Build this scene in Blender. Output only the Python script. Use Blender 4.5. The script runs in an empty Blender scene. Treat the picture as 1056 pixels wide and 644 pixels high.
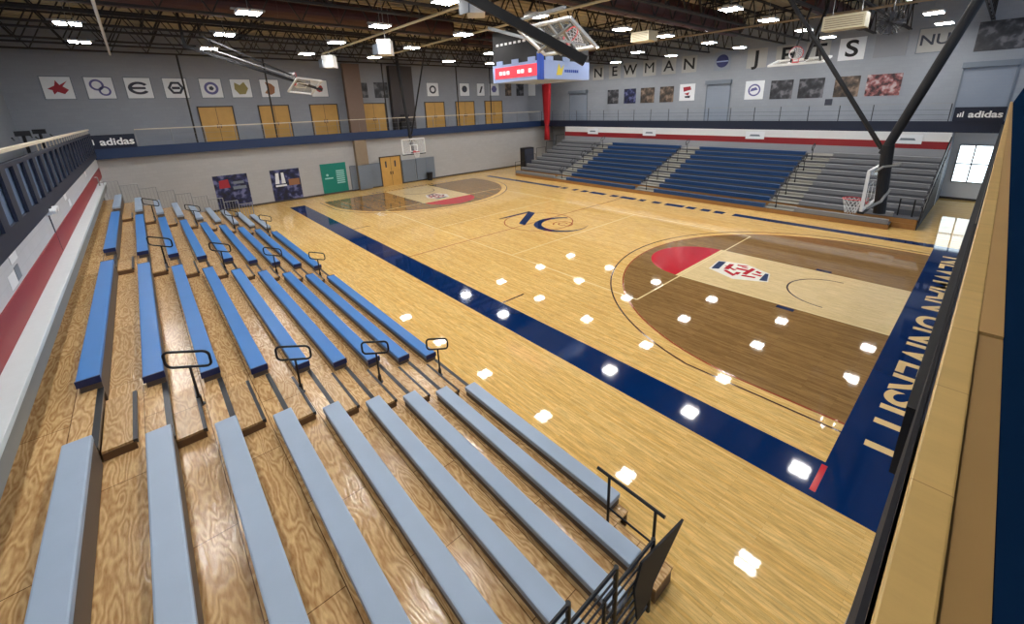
import bpy, bmesh, math, random
from mathutils import Vector, Matrix
random.seed(7)
PI = math.pi
S = bpy.context.scene
C = S.collection
R = math.radians

# ------------------------------------------------------------------ camera
CAMP = Vector((15.58789, -15.11336, 5.91001))
yaw, pitch, roll = 2.42183, -0.29014, -0.03309
fw = Vector((math.cos(pitch)*math.cos(yaw), math.cos(pitch)*math.sin(yaw), math.sin(pitch)))
r0 = fw.cross(Vector((0, 0, 1))).normalized(); u0 = r0.cross(fw)
rt = r0*math.cos(roll)+u0*math.sin(roll); up = u0*math.cos(roll)-r0*math.sin(roll)
cd = bpy.data.cameras.new('camera'); cam = bpy.data.objects.new('camera', cd); C.objects.link(cam)
m = Matrix((rt, up, -fw)).transposed().to_4x4(); m.translation = CAMP
cam.matrix_world = m
cd.sensor_width = 36; cd.lens = 432.578/1056*36
cd.shift_x = (528-534.6455)/1056; cd.shift_y = (239.378-322)/1056
cd.clip_start = 0.02; cd.clip_end = 300
S.camera = cam

# ------------------------------------------------------------------ light and exposure
LAMP = 90.0
w = bpy.data.worlds.new('world'); S.world = w; w.use_nodes = True
bg = w.node_tree.nodes['Background']
bg.inputs[0].default_value = (0.62, 0.76, 1.0, 1); bg.inputs[1].default_value = 0.75
S.view_settings.view_transform = 'Standard'; S.view_settings.look = 'None'
S.view_settings.gamma = 1; S.view_settings.use_curve_mapping = False
S.view_settings.exposure = 0.16

# ------------------------------------------------------------------ materials
def srgb(r, g, b):
    f = lambda c: (c/255/12.92) if c/255 <= .04045 else ((c/255+.055)/1.055)**2.4
    return (f(r), f(g), f(b), 1)
MATS = {}
def mat(name, col, rough=.6, metal=0, noise=0, nscale=6, emis=0, coat=0, bump=0):
    if name in MATS: return MATS[name]
    m = bpy.data.materials.new(name); m.use_nodes = True; nt = m.node_tree
    b = nt.nodes['Principled BSDF']
    b.inputs['Base Color'].default_value = col; b.inputs['Roughness'].default_value = rough
    b.inputs['Metallic'].default_value = metal
    if coat: b.inputs['Coat Weight'].default_value = coat; b.inputs['Coat Roughness'].default_value = .05
    if emis:
        b.inputs['Emission Color'].default_value = col; b.inputs['Emission Strength'].default_value = emis
    tc = nt.nodes.new('ShaderNodeTexCoord')
    n = nt.nodes.new('ShaderNodeTexNoise'); n.inputs['Scale'].default_value = nscale; n.inputs['Detail'].default_value = 4
    nt.links.new(tc.outputs['Object'], n.inputs['Vector'])
    mx = nt.nodes.new('ShaderNodeMix'); mx.data_type = 'RGBA'
    k = max(noise, .04)
    mx.inputs[6].default_value = tuple(c*(1-k) for c in col[:3])+(1,)
    mx.inputs[7].default_value = tuple(min(1, c*(1+k)) for c in col[:3])+(1,)
    nt.links.new(n.outputs['Fac'], mx.inputs[0]); nt.links.new(mx.outputs[2], b.inputs['Base Color'])
    if bump:
        bp = nt.nodes.new('ShaderNodeBump'); bp.inputs['Strength'].default_value = bump
        nt.links.new(n.outputs['Fac'], bp.inputs['Height']); nt.links.new(bp.outputs[0], b.inputs['Normal'])
    MATS[name] = m; return m

def plank_mat(name, c1, c2, gap, rough=.035, plank=.057, length=1.6, grain=.25):
    """hardwood strips running along X, varnished"""
    m = bpy.data.materials.new(name); m.use_nodes = True; nt = m.node_tree; L = nt.links.new
    b = nt.nodes['Principled BSDF']; b.inputs['Roughness'].default_value = rough
    b.inputs['IOR'].default_value = 1.45; b.inputs['Specular IOR Level'].default_value = .42
    tc = nt.nodes.new('ShaderNodeTexCoord')
    br = nt.nodes.new('ShaderNodeTexBrick'); br.offset = .37; br.offset_frequency = 2
    br.inputs['Scale'].default_value = 1; br.inputs['Brick Width'].default_value = length
    br.inputs['Row Height'].default_value = plank; br.inputs['Mortar Size'].default_value = .0012
    br.inputs['Color1'].default_value = c1; br.inputs['Color2'].default_value = c2; br.inputs['Mortar'].default_value = gap
    L(tc.outputs['Object'], br.inputs['Vector'])
    mp = nt.nodes.new('ShaderNodeMapping'); mp.inputs['Scale'].default_value = (.8, 9, 1)
    L(tc.outputs['Object'], mp.inputs[0]); mp.inputs['Scale'].default_value = (1.7, 13, 1)
    n = nt.nodes.new('ShaderNodeTexNoise'); n.inputs['Scale'].default_value = 1.6; n.inputs['Detail'].default_value = 8; n.inputs['Roughness'].default_value = .65
    L(mp.outputs[0], n.inputs['Vector'])
    cr = nt.nodes.new('ShaderNodeMapRange'); cr.inputs['From Min'].default_value = .3; cr.inputs['From Max'].default_value = .7
    cr.inputs['To Min'].default_value = 1-grain; cr.inputs['To Max'].default_value = 1+grain*.35
    L(n.outputs['Fac'], cr.inputs[0])
    vm = nt.nodes.new('ShaderNodeVectorMath'); vm.operation = 'SCALE'
    L(br.outputs['Color'], vm.inputs[0]); L(cr.outputs[0], vm.inputs['Scale']); L(vm.outputs[0], b.inputs['Base Color'])
    MATS[name] = m; return m

def ply_mat(name, c1, c2, rough=.22):
    """rotary-cut plywood: swirling contour grain stretched along X, sheet joints every 2.44 m"""
    m = bpy.data.materials.new(name); m.use_nodes = True; nt = m.node_tree; L = nt.links.new
    b = nt.nodes['Principled BSDF']; b.inputs['Roughness'].default_value = rough
    tc = nt.nodes.new('ShaderNodeTexCoord')
    mp = nt.nodes.new('ShaderNodeMapping'); mp.inputs['Scale'].default_value = (.55, 2.3, 1)
    L(tc.outputs['Object'], mp.inputs[0])
    n = nt.nodes.new('ShaderNodeTexNoise'); n.inputs['Scale'].default_value = 1.7; n.inputs['Detail'].default_value = 2.5
    L(mp.outputs[0], n.inputs['Vector'])
    mul = nt.nodes.new('ShaderNodeMath'); mul.operation = 'MULTIPLY'; mul.inputs[1].default_value = 88
    L(n.outputs['Fac'], mul.inputs[0])
    sn = nt.nodes.new('ShaderNodeMath'); sn.operation = 'SINE'; L(mul.outputs[0], sn.inputs[0])
    n2 = nt.nodes.new('ShaderNodeTexNoise'); n2.inputs['Scale'].default_value = 22; n2.inputs['Detail'].default_value = 5
    L(mp.outputs[0], n2.inputs['Vector'])
    ad = nt.nodes.new('ShaderNodeMath'); ad.operation = 'MULTIPLY_ADD'; ad.inputs[1].default_value = .28
    L(sn.outputs[0], ad.inputs[0]); L(n2.outputs['Fac'], ad.inputs[2])
    mx = nt.nodes.new('ShaderNodeMix'); mx.data_type = 'RGBA'; mx.inputs[6].default_value = c2; mx.inputs[7].default_value = c1
    L(ad.outputs[0], mx.inputs[0])
    bp = nt.nodes.new('ShaderNodeBump'); bp.inputs['Strength'].default_value = .12; bp.inputs['Distance'].default_value = .01
    L(ad.outputs[0], bp.inputs['Height']); L(bp.outputs[0], b.inputs['Normal'])
    br = nt.nodes.new('ShaderNodeTexBrick'); br.offset = .5
    br.inputs['Scale'].default_value = 1; br.inputs['Brick Width'].default_value = 2.44; br.inputs['Row Height'].default_value = .66
    br.inputs['Mortar Size'].default_value = .005
    br.inputs['Color1'].default_value = (1, 1, 1, 1); br.inputs['Color2'].default_value = (.86, .84, .8, 1); br.inputs['Mortar'].default_value = (.25, .2, .15, 1)
    L(tc.outputs['Object'], br.inputs['Vector'])
    vm = nt.nodes.new('ShaderNodeVectorMath'); vm.operation = 'MULTIPLY'
    L(mx.outputs[2], vm.inputs[0]); L(br.outputs['Color'], vm.inputs[1]); L(vm.outputs[0], b.inputs['Base Color'])
    MATS[name] = m; return m

def block_mat(name, col, axis='X', rough=.7, depth=.9):
    """painted concrete block: courses 0.2 m high, blocks 0.4 m long"""
    m = bpy.data.materials.new(name); m.use_nodes = True; nt = m.node_tree; L = nt.links.new
    b = nt.nodes['Principled BSDF']; b.inputs['Roughness'].default_value = rough
    tc = nt.nodes.new('ShaderNodeTexCoord'); sp = nt.nodes.new('ShaderNodeSeparateXYZ'); cb = nt.nodes.new('ShaderNodeCombineXYZ')
    L(tc.outputs['Object'], sp.inputs[0]); L(sp.outputs[axis], cb.inputs['X']); L(sp.outputs['Z'], cb.inputs['Y'])
    br = nt.nodes.new('ShaderNodeTexBrick'); br.inputs['Scale'].default_value = 1
    br.inputs['Brick Width'].default_value = .4; br.inputs['Row Height'].default_value = .2; br.inputs['Mortar Size'].default_value = .006
    br.inputs['Color1'].default_value = col; br.inputs['Color2'].default_value = tuple(c*.95 for c in col[:3])+(1,)
    br.inputs['Mortar'].default_value = tuple(c*depth for c in col[:3])+(1,)
    L(cb.outputs[0], br.inputs['Vector']); L(br.outputs['Color'], b.inputs['Base Color'])
    MATS[name] = m; return m

def photo_mat(name, ca, cb_, cc, scale=3.0):
    """printed photograph seen from afar: large irregular patches of three inks"""
    m = bpy.data.materials.new(name); m.use_nodes = True; nt = m.node_tree; L = nt.links.new
    b = nt.nodes['Principled BSDF']; b.inputs['Roughness'].default_value = .5
    tc = nt.nodes.new('ShaderNodeTexCoord'); n = nt.nodes.new('ShaderNodeTexNoise')
    n.inputs['Scale'].default_value = scale; n.inputs['Detail'].default_value = 3
    L(tc.outputs['Object'], n.inputs['Vector'])
    cr = nt.nodes.new('ShaderNodeValToRGB'); e = cr.color_ramp.elements
    e[0].position = .40; e[0].color = ca; e[1].position = .64; e[1].color = cc
    q = e.new(.53); q.color = cb_
    L(n.outputs['Fac'], cr.inputs[0]); L(cr.outputs[0], b.inputs['Base Color'])
    MATS[name] = m; return m

M_maple = plank_mat('maple_floor', srgb(240, 202, 130), srgb(226, 182, 106), srgb(176, 134, 78), .035, grain=.36)
M_lane = plank_mat('pale_maple_lane', srgb(232, 206, 156), srgb(224, 198, 146), srgb(190, 160, 112))
M_stain = plank_mat('brown_stained_maple', srgb(156, 122, 76), srgb(136, 104, 62), srgb(92, 66, 38), grain=.35)
M_navyf = mat('navy_floor_paint', srgb(4, 38, 86), .05, noise=.06, nscale=2)
M_redf = mat('red_floor_paint', srgb(186, 30, 46), .1)
M_linew = mat('cream_line_paint', srgb(236, 214, 160), .1)
M_lined = mat('dark_line_paint', srgb(72, 44, 40), .1)
M_liner = mat('thin_red_line_paint', srgb(150, 70, 48), .1)
M_whitef = mat('white_floor_paint', srgb(232, 226, 214), .1)
M_ply = ply_mat('tread_plywood', srgb(228, 194, 142), srgb(168, 124, 76), .18)
M_plyl = ply_mat('step_plywood', srgb(212, 178, 128), srgb(164, 124, 78), .25)
M_grey = mat('grey_seat_plastic', srgb(150, 168, 190), .42, noise=.06, nscale=3)
M_blue = mat('blue_seat_plastic', srgb(48, 116, 186), .42, noise=.06, nscale=3)
M_bluedk = mat('navy_seat_cap', srgb(14, 34, 84), .45)
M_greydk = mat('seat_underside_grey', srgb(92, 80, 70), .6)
M_oblue = mat('opposite_blue_seat', srgb(14, 60, 108), .45)
M_ogrey = mat('opposite_grey_seat', srgb(122, 124, 128), .5)
M_odeck = mat('opposite_grey_deck', srgb(82, 84, 90), .6)
M_oaisle = mat('opposite_aisle_deck', srgb(138, 136, 128), .6)
M_ostep = mat('opposite_first_board', srgb(150, 106, 56), .4, noise=.15)
M_brown = mat('riser_brown', srgb(104, 74, 46), .6, noise=.12)
M_nose = mat('steel_nosing', srgb(60, 62, 66), .35, .6)
M_black = mat('black_metal', srgb(18, 18, 22), .4, .3)
M_blackm = mat('matte_black', srgb(14, 15, 20), .7)
M_silver = mat('galvanised_steel', srgb(150, 152, 152), .4, .5)
M_navy = mat('navy_paint', srgb(22, 46, 84), .5, noise=.08)
M_navydk = mat('dark_navy_vinyl', srgb(6, 20, 46), .6, noise=.12, nscale=3)
M_navymd = mat('slate_blue_panel', srgb(84, 106, 138), .55, noise=.08)
M_white = mat('white_paint', srgb(220, 222, 222), .6)
M_paper = mat('white_paper', srgb(228, 232, 236), .6)
M_wallfar = block_mat('painted_block_far', srgb(172, 172, 172), 'Y')
M_wallup = block_mat('painted_block_upper_far', srgb(146, 151, 160), 'Y')
M_wallopp = block_mat('painted_block_opposite', srgb(150, 156, 164), 'X')
M_wallnear = block_mat('painted_block_near', srgb(190, 194, 200), 'X')
M_redpad = mat('maroon_wall_stripe', srgb(140, 24, 32), .5, noise=.05)
M_pad = mat('grey_wall_pad', srgb(112, 122, 134), .55, noise=.06)
M_oak = mat('oak_door', srgb(196, 152, 78), .5, noise=.12, nscale=3)
M_frame = mat('dark_door_frame', srgb(70, 60, 50), .5)
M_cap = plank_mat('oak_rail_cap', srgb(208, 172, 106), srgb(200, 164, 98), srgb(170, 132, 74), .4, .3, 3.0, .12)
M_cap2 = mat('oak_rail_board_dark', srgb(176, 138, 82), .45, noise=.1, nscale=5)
M_captan = mat('tan_rail', srgb(206, 196, 176), .5)
M_truss = mat('dark_truss_steel', srgb(34, 30, 30), .6)
M_deckc = mat('roof_deck_tan', srgb(190, 178, 150), .8, noise=.1, nscale=1.5)
M_maroon = mat('maroon_duct', srgb(64, 27, 28), .5, noise=.1, nscale=2)
M_cream = mat('cream_metal', srgb(206, 198, 168), .5)
M_colb = mat('brown_column', srgb(106, 88, 78), .7, noise=.1)
M_coll = mat('tan_column', srgb(140, 124, 104), .7, noise=.1)
M_teal = mat('teal_board', srgb(0, 122, 108), .5)
M_tealt = mat('pale_teal_print', srgb(150, 204, 198), .5)
M_red = mat('red_fabric', srgb(176, 22, 34), .7, noise=.15, nscale=5)
M_rim = mat('red_rim', srgb(200, 50, 60), .4)
M_net = mat('white_net', srgb(214, 218, 220), .8)
M_bluep = mat('royal_blue_panel', srgb(24, 66, 160), .5)
M_paleb = mat('pale_blue_sign', srgb(150, 170, 214), .5)
M_yellow = mat('yellow_mark', srgb(220, 200, 60), .5)
M_shut = mat('grey_shutter', srgb(140, 150, 164), .6)
M_purple = mat('violet_print', srgb(96, 96, 150), .6)
M_olive = mat('olive_print', srgb(146, 136, 84), .6)
M_rust = mat('rust_print', srgb(150, 104, 70), .6)
M_dk = mat('charcoal_print', srgb(52, 56, 70), .6)
M_crim = mat('crimson_print', srgb(160, 36, 50), .6)
M_ledge = mat('pale_grey_ledge', srgb(196, 206, 210), .5, noise=.05)
M_ledgef = mat('grey_ledge_face', srgb(128, 130, 128), .6)
M_lamp = mat('lamp_diffuser', (1, .98, .95, 1), .5, emis=LAMP)
M_ledred = mat('red_led_panel', srgb(214, 52, 66), .5, emis=.9)
M_ledtxt = mat('pale_led_text', srgb(255, 190, 190), .5, emis=1.6)
M_wtxt = mat('white_lettering', srgb(236, 238, 240), .5)
M_ltxt = mat('wood_coloured_lettering', srgb(226, 194, 136), .1)

M_lpan = mat('letter_panel_grey', srgb(170, 170, 166), .6)
def glass_mat():
    m = bpy.data.materials.new('backboard_glass'); m.use_nodes = True; nt = m.node_tree
    b = nt.nodes['Principled BSDF']; b.inputs['Roughness'].default_value = .05
    b.inputs['Base Color'].default_value = (.9, .95, .95, 1); b.inputs['Alpha'].default_value = .12
    MATS['glass'] = m; return m
M_glass = glass_mat()
def day_mat():
    m = bpy.data.materials.new('daylit_pane'); m.use_nodes = True; nt = m.node_tree
    b = nt.nodes['Principled BSDF']; b.inputs['Roughness'].default_value = .3
    b.inputs['Emission Color'].default_value = (.78, .93, 1, 1); b.inputs['Emission Strength'].default_value = 2.6
    return m
M_day = day_mat()

# ------------------------------------------------------------------ mesh helpers
class MB:
    def __init__(s): s.bm = bmesh.new()
    def box(s, x0, x1, y0, y1, z0, z1):
        v = [s.bm.verts.new(p) for p in ((x0,y0,z0),(x1,y0,z0),(x1,y1,z0),(x0,y1,z0),(x0,y0,z1),(x1,y0,z1),(x1,y1,z1),(x0,y1,z1))]
        for f in ((3,2,1,0),(4,5,6,7),(0,1,5,4),(1,2,6,5),(2,3,7,6),(3,0,4,7)): s.bm.faces.new([v[i] for i in f])
        return s
    def bar(s, a, b, r=.02, n=8, r2=None):
        a = Vector(a); b = Vector(b); d = b-a
        if d.length < 1e-6: return s
        z = d.normalized(); x = z.orthogonal().normalized(); y = z.cross(x)
        r2 = r if r2 is None else r2
        A = []; B = []
        for i in range(n):
            t = 2*PI*(i+.5)/n; o = x*math.cos(t)+y*math.sin(t)
            A.append(s.bm.verts.new(a+o*r)); B.append(s.bm.verts.new(b+o*r2))
        for i in range(n):
            j = (i+1) % n; s.bm.faces.new((A[i], A[j], B[j], B[i]))
        s.bm.faces.new(A[::-1]); s.bm.faces.new(B)
        return s
    def beam(s, a, b, w=.05, h=.05, upv=(0,0,1)):
        a = Vector(a); b = Vector(b); z = (b-a).normalized(); u = Vector(upv)
        if abs(z.dot(u)) > .98: u = Vector((1,0,0))
        x = z.cross(u).normalized(); y = x.cross(z)
        Q = [(-w/2,-h/2),(w/2,-h/2),(w/2,h/2),(-w/2,h/2)]
        A = [s.bm.verts.new(a+x*p+y*q) for p, q in Q]; B = [s.bm.verts.new(b+x*p+y*q) for p, q in Q]
        for i in range(4):
            j = (i+1) % 4; s.bm.faces.new((A[i], A[j], B[j], B[i]))
        s.bm.faces.new(A[::-1]); s.bm.faces.new(B)
        return s
    def tube(s, pts, r=.02, n=8, closed=False):
        P = [Vector(p) for p in pts]; N = len(P); rings = []
        prev = None
        for i in range(N):
            if closed: d = (P[(i+1) % N]-P[i-1])
            else: d = P[min(i+1, N-1)]-P[max(i-1, 0)]
            z = d.normalized()
            x = z.orthogonal().normalized() if prev is None else (prev-z*prev.dot(z)).normalized()
            prev = x; y = z.cross(x)
            rings.append([s.bm.verts.new(P[i]+(x*math.cos(2*PI*k/n)+y*math.sin(2*PI*k/n))*r) for k in range(n)])
        for i in range(N if closed else N-1):
            a = rings[i]; b = rings[(i+1) % N]
            for k in range(n):
                l = (k+1) % n; s.bm.faces.new((a[k], a[l], b[l], b[k]))
        if not closed:
            s.bm.faces.new(rings[0][::-1]); s.bm.faces.new(rings[-1])
        return s
    def prism(s, pts, z0, z1, M=None):
        A = [Vector((p[0], p[1], z0)) for p in pts]; B = [Vector((p[0], p[1], z1)) for p in pts]
        if M is not None: A = [M @ a for a in A]; B = [M @ b for b in B]
        A = [s.bm.verts.new(a) for a in A]; B = [s.bm.verts.new(b) for b in B]; n = len(A)
        s.bm.faces.new(A[::-1]); s.bm.faces.new(B)
        for i in range(n):
            j = (i+1) % n; s.bm.faces.new((A[i], A[j], B[j], B[i]))
        return s
    def ring(s, cx, cy, r0, r1, z0, z1, a0=0, a1=2*PI, n=48, sx=1, sy=1):
        full = abs(a1-a0-2*PI) < 1e-6; k = n if full else n+1; V = []
        for i in range(k):
            t = a0+(a1-a0)*i/n; c, q = math.cos(t)*sx, math.sin(t)*sy
            V.append([s.bm.verts.new((cx+c*r, cy+q*r, z)) for r, z in ((r0, z0), (r1, z0), (r1, z1), (r0, z1))])
        for i in range(n if full else n):
            a = V[i]; b = V[(i+1) % k]
            for e in range(4):
                g = (e+1) % 4; s.bm.faces.new((a[e], a[g], b[g], b[e]))
        if not full: s.bm.faces.new(V[0]); s.bm.faces.new(V[-1][::-1])
        return s
    def bevel(s, w, seg=2):
        bmesh.ops.bevel(s.bm, geom=list(s.bm.edges), offset=w, segments=seg, affect='EDGES', profile=.6); return s
    def build(s, name, mt, parent=None, smooth=False):
        bmesh.ops.recalc_face_normals(s.bm, faces=s.bm.faces)
        me = bpy.data.meshes.new(name); s.bm.to_mesh(me); s.bm.free(); me.materials.append(mt)
        if smooth:
            for p in me.polygons: p.use_smooth = True
        o = bpy.data.objects.new(name, me); C.objects.link(o)
        if parent is not None: o.parent = parent
        return o
def box(name, mt, x0, x1, y0, y1, z0, z1, parent=None, bev=0):
    b = MB().box(min(x0,x1), max(x0,x1), min(y0,y1), max(y0,y1), z0, z1)
    if bev: b.bevel(bev)
    return b.build(name, mt, parent)
def struct(o): o['kind'] = 'structure'; return o
def tag(o, label, cat, group=None):
    o['label'] = label; o['category'] = cat
    if group: o['group'] = group
    return o
def thing(name, label, cat, loc=(0,0,0), rot=(0,0,0), group=None):
    o = bpy.data.objects.new(name, None); C.objects.link(o); o.empty_display_size = .1
    o.location = loc; o.rotation_euler = rot
    return tag(o, label, cat, group)
def text(name, body, size, mt, loc, rot=(0,0,0), parent=None, ext=.004, sx=1, align='CENTER', bold=0):
    cu = bpy.data.curves.new(name, 'FONT'); cu.body = body; cu.size = size; cu.extrude = ext
    cu.align_x = align; cu.align_y = 'CENTER'; cu.offset = bold
    t = bpy.data.objects.new(name, cu); C.objects.link(t)
    dg = bpy.context.evaluated_depsgraph_get(); dg.update()
    me = bpy.data.meshes.new_from_object(t.evaluated_get(dg)); me.materials.clear(); me.materials.append(mt)
    bpy.data.objects.remove(t)
    o = bpy.data.objects.new(name, me); C.objects.link(o)
    o.location = loc; o.rotation_euler = rot; o.scale = (sx, 1, 1)
    if parent is not None: o.parent = parent
    return o
def dup(root):
    r = root.copy(); C.objects.link(r)
    for ch in list(root.children):
        c = ch.copy(); C.objects.link(c); c.parent = r
        for g in list(ch.children):
            d = g.copy(); C.objects.link(d); d.parent = c
    return r

HL, HW = 14.69, 7.62
DECK = 4.29
# ================================================================== SETTING
floor = struct(box('floor', M_maple, -17.3, 19, -17.3, 19.6, -.2, 0))
ZL = .0015
def fl(name, mt, mb, lv=1, parent=floor): return mb.build(name, mt, parent)
def rect(x0, x1, y0, y1, lv=1): return MB().box(min(x0,x1), max(x0,x1), min(y0,y1), max(y0,y1), 0.0002, ZL*lv)
# painted bands
rect(-HL, 15.72, -8.54, -HW).build('sideline_band', M_navyf, floor)
rect(HL, 15.72, -HW, 8.02).build('baseline_band', M_navyf, floor)
# opposite sideline band: solid at the right, broken into blocks in the middle
segs = [(-14.6, -5.76), (-5.56, -5.06), (-4.4, -4.04), (-3.58, -3.1), (-2.8, -1.54), (-1.06, -0.52), (-0.28, 0.82), (1.1, 1.52), (2.06, 2.6), (2.92, 4.08), (4.26, 4.78), (5.12, 5.62), (5.86, 6.4), (6.88, HL)]
for a, b in segs: rect(a, b, 7.62, 8.12).build('sideline_block', M_navyf, floor)
# three point areas (stained wood), keys, lines
RB = HL-1.6
def arcpts(s, R_, ylim):
    t0 = math.asin(min(1, ylim/R_)); pts = [(s*HL, -ylim)]
    n = 56
    for i in range(n+1):
        t = -t0+2*t0*i/n
        pts.append((s*(RB-R_*math.cos(t)), R_*math.sin(t)))
    pts.append((s*HL, ylim)); return pts
def strip(pts, wd, z0, z1):
    b = MB(); L = []
    n = len(pts)
    for i, p in enumerate(pts):
        q0 = Vector(pts[max(i-1, 0)]); q1 = Vector(pts[min(i+1, n-1)]); d = (q1-q0).normalized(); nn = Vector((-d.y, d.x))*wd/2
        p = Vector(p); L.append([b.bm.verts.new((*(p+nn), z)) for z in (z0, z1)]+[b.bm.verts.new((*(p-nn), z)) for z in (z1, z0)])
    for i in range(n-1):
        for e in range(4):
            g = (e+1) % 4; b.bm.faces.new((L[i][e], L[i][g], L[i+1][g], L[i+1][e]))
    b.bm.faces.new(L[0]); b.bm.faces.new(L[-1][::-1])
    return b
for s in (1, -1):
    MB().prism(arcpts(s, 6.32, 6.32*.9999), .0002, ZL).build('three_point_area', M_stain, floor)
    strip(arcpts(s, 6.35, 6.34), .05, .0002, ZL*1.6).build('three_point_line', M_liner, floor)
    strip(arcpts(s, 6.76, 6.62), .05, .0002, ZL*1.6).build('outer_three_point_line', M_lined, floor)
    rect(s*HL, s*(HL-5.79), -1.83, 1.83, 2).build('lane', M_lane, floor)
    pts = [(s*(HL-5.79-1.83*math.sin(t*PI/24)), -1.83*math.cos(t*PI/24)) for t in range(25)]
    MB().prism(pts, .0002, ZL*2).build('free_throw_semicircle', M_redf, floor)
    rect(s*(HL-5.84), s*(HL-5.76), -1.86, 1.86, 2.4).build('free_throw_line', M_linew, floor)
    strip([(s*HL, -1.83), (s*(HL-5.79), -1.83)], .04, .0002, ZL*2.6).build('lane_line', M_linew, floor)
    strip([(s*HL, 1.83), (s*(HL-5.79), 1.83)], .04, .0002, ZL*2.6).build('lane_line', M_linew, floor)
    for yy in (-2.0, 2.0): rect(s*(HL-2.1), s*(HL-2.55), yy-.09, yy+.09, 2.2).build('lane_block', M_navyf, floor)
    # restricted arc
    ra = [(s*(RB-1.22*math.cos(t)), 1.22*math.sin(t)) for t in [-PI/2+PI*i/30 for i in range(31)]]
    strip(ra, .05, .0002, ZL*2.8).build('restricted_arc', M_lined, floor)
    rect(s*(HL-8.5), s*(HL-8.57), -7.6, -6.7, 1.4).build('coaching_mark', M_lined, floor)
    # volleyball style cream lines
    strip([(s*9.0, -4.5), (s*9.0, 4.5)], .05, .0002, ZL*2.1).build('cross_court_line', M_linew, floor)
strip([(9.0, -4.5), (-9.0, -4.5)], .05, .0002, ZL*1.2).build('cross_court_line', M_linew, floor)
strip([(9.0, 4.5), (-9.0, 4.5)], .05, .0002, ZL*1.2).build('cross_court_line', M_linew, floor)
for xx in (-3, 3): strip([(xx, -4.5), (xx, 4.5)], .05, .0002, ZL*1.2).build('cross_court_line', M_linew, floor)
rect(-.025, .025, -HW, HW, 1.3).build('half_court_line', M_liner, floor)
MB().ring(0, 0, 1.80, 1.85, .0002, ZL*1.4).build('center_circle', M_liner, floor)
# centre monogram: slim N sharing its right stem with a wide crescent U
b = MB(); b.prism([(-2.02, -1.1), (-1.86, -1.1), (-1.80, 1.12), (-1.98, 1.12)], .0002, ZL*3)
b.prism([(-2.0, 1.15), (-1.45, 1.15), (.02, -1.0), (-.45, -1.0)], .0002, ZL*3)
out = [(1.3+1.4*math.cos(t), .35+1.4*math.sin(t)) for t in [R(118+278*i/44) for i in range(45)]]
inn = [(1.43+1.2*math.cos(t), .50+1.2*math.sin(t)) for t in [R(124+264*i/44) for i in range(45)]]
b.prism(out+inn[::-1], .0002, ZL*3)
b.build('center_logo', M_navyf, floor)
b = MB(); b.ring(1.35, .45, .46, .52, .0002, ZL*3.1, a0=-.6, a1=4.2, n=30)
b.ring(1.35, .45, .2, .26, .0002, ZL*3.1, a0=1, a1=6, n=24); b.build('center_logo_crest', M_liner, floor)
# lane emblem: flattened hexagon crest with navy ends and red strokes
for s in (1, -1):
    cx = s*10.3
    def P(l): return [(cx+s*x, s*y) for x, y in l]
    MB().prism(P([(-1.0, .55), (-.1, .85), (.85, .45), (1.05, -.35), (.1, -.85), (-.9, -.45)]), .0002, ZL*3).build('lane_crest_ground', M_whitef, floor)
    b = MB(); b.prism(P([(-.95, .5), (-.72, .6), (-.62, -.28), (-.84, -.4)]), .0002, ZL*3.6); b.prism(P([(.72, .38), (.82, .4), (1.0, -.3), (.78, -.38)]), .0002, ZL*3.6)
    b.build('lane_crest_end', M_navyf, floor)
    b = MB()
    for q in ([(-.55, .5), (-.4, .56), (-.34, -.1), (-.5, -.16)], [(-.3, .62), (.05, .72), (.0, .56), (-.28, .48)], [(-.2, .3), (.2, .34), (.16, .16), (-.22, .12)],
              [(.2, .6), (.34, .56), (.3, -.2), (.14, -.16)], [(.42, .46), (.62, .36), (.6, .2), (.42, .28)], [(-.45, -.3), (.0, -.6), (.05, -.44), (-.4, -.16)], [(.2, -.42), (.62, -.3), (.6, -.16), (.2, -.26)],
              [(-.62, .2), (-.5, .25), (-.1, .02), (-.2, -.06)], [(-.1, .5), (.12, .52), (.1, .42), (-.1, .4)], [(.4, .1), (.72, .12), (.7, -.02), (.4, .0)], [(-.05, -.12), (.1, -.1), (.08, -.38), (-.05, -.4)]):
        b.prism(P(q), .0002, ZL*3.8)
    b.build('lane_crest_stroke', M_redf, floor)
# baseline lettering
t = text('baseline_lettering', 'NEWMAN UNIVERSITY', 1.16, M_ltxt, (15.40, -.15, ZL*2), (0, 0, -PI/2), floor, .0004, 1.16, bold=.02)
t = text('far_baseline_lettering', 'NEWMAN UNIVERSITY', .6, M_navyf, (-15.05, .6, ZL*2), (0, 0, PI/2), floor, .0004, 1.1)
rect(14.66, 14.74, -8.4, -7.7, 3).build('sideline_tag', M_redf, floor)
# small sponsor lettering, pale on the wood
text('faint_floor_lettering', 'NU', .62, M_whitef, (-8.2, -5.2, ZL*2), (0, 0, .05), floor, .0003)

def wallbox(name, mt, *a): return struct(box(name, mt, *a))
# far wall (X-): lower wall, deck, upper wall
wallbox('wall_far', M_wallfar, -17.6, -17.3, -17.3, 19.6, 0, 3.88)
wallbox('wall_far_upper', M_wallup, -18.9, -18.6, -19.7, 19.6, 3.9, 11)
struct(box('baseboard_far', M_frame, -17.3, -17.27, -17, 19.3, 0, .12))
# opposite wall (Y+)
wallbox('wall_opposite', M_wallopp, -18.6, 19, 19.3, 19.6, 0, 11)
wallbox('wall_opposite_right', M_white, 13.9, 19, 19.28, 19.3, 0, 3.9)
struct(box('baseboard_opposite', M_frame, -17.3, 15.4, 19.27, 19.3, 0, .12))
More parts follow.
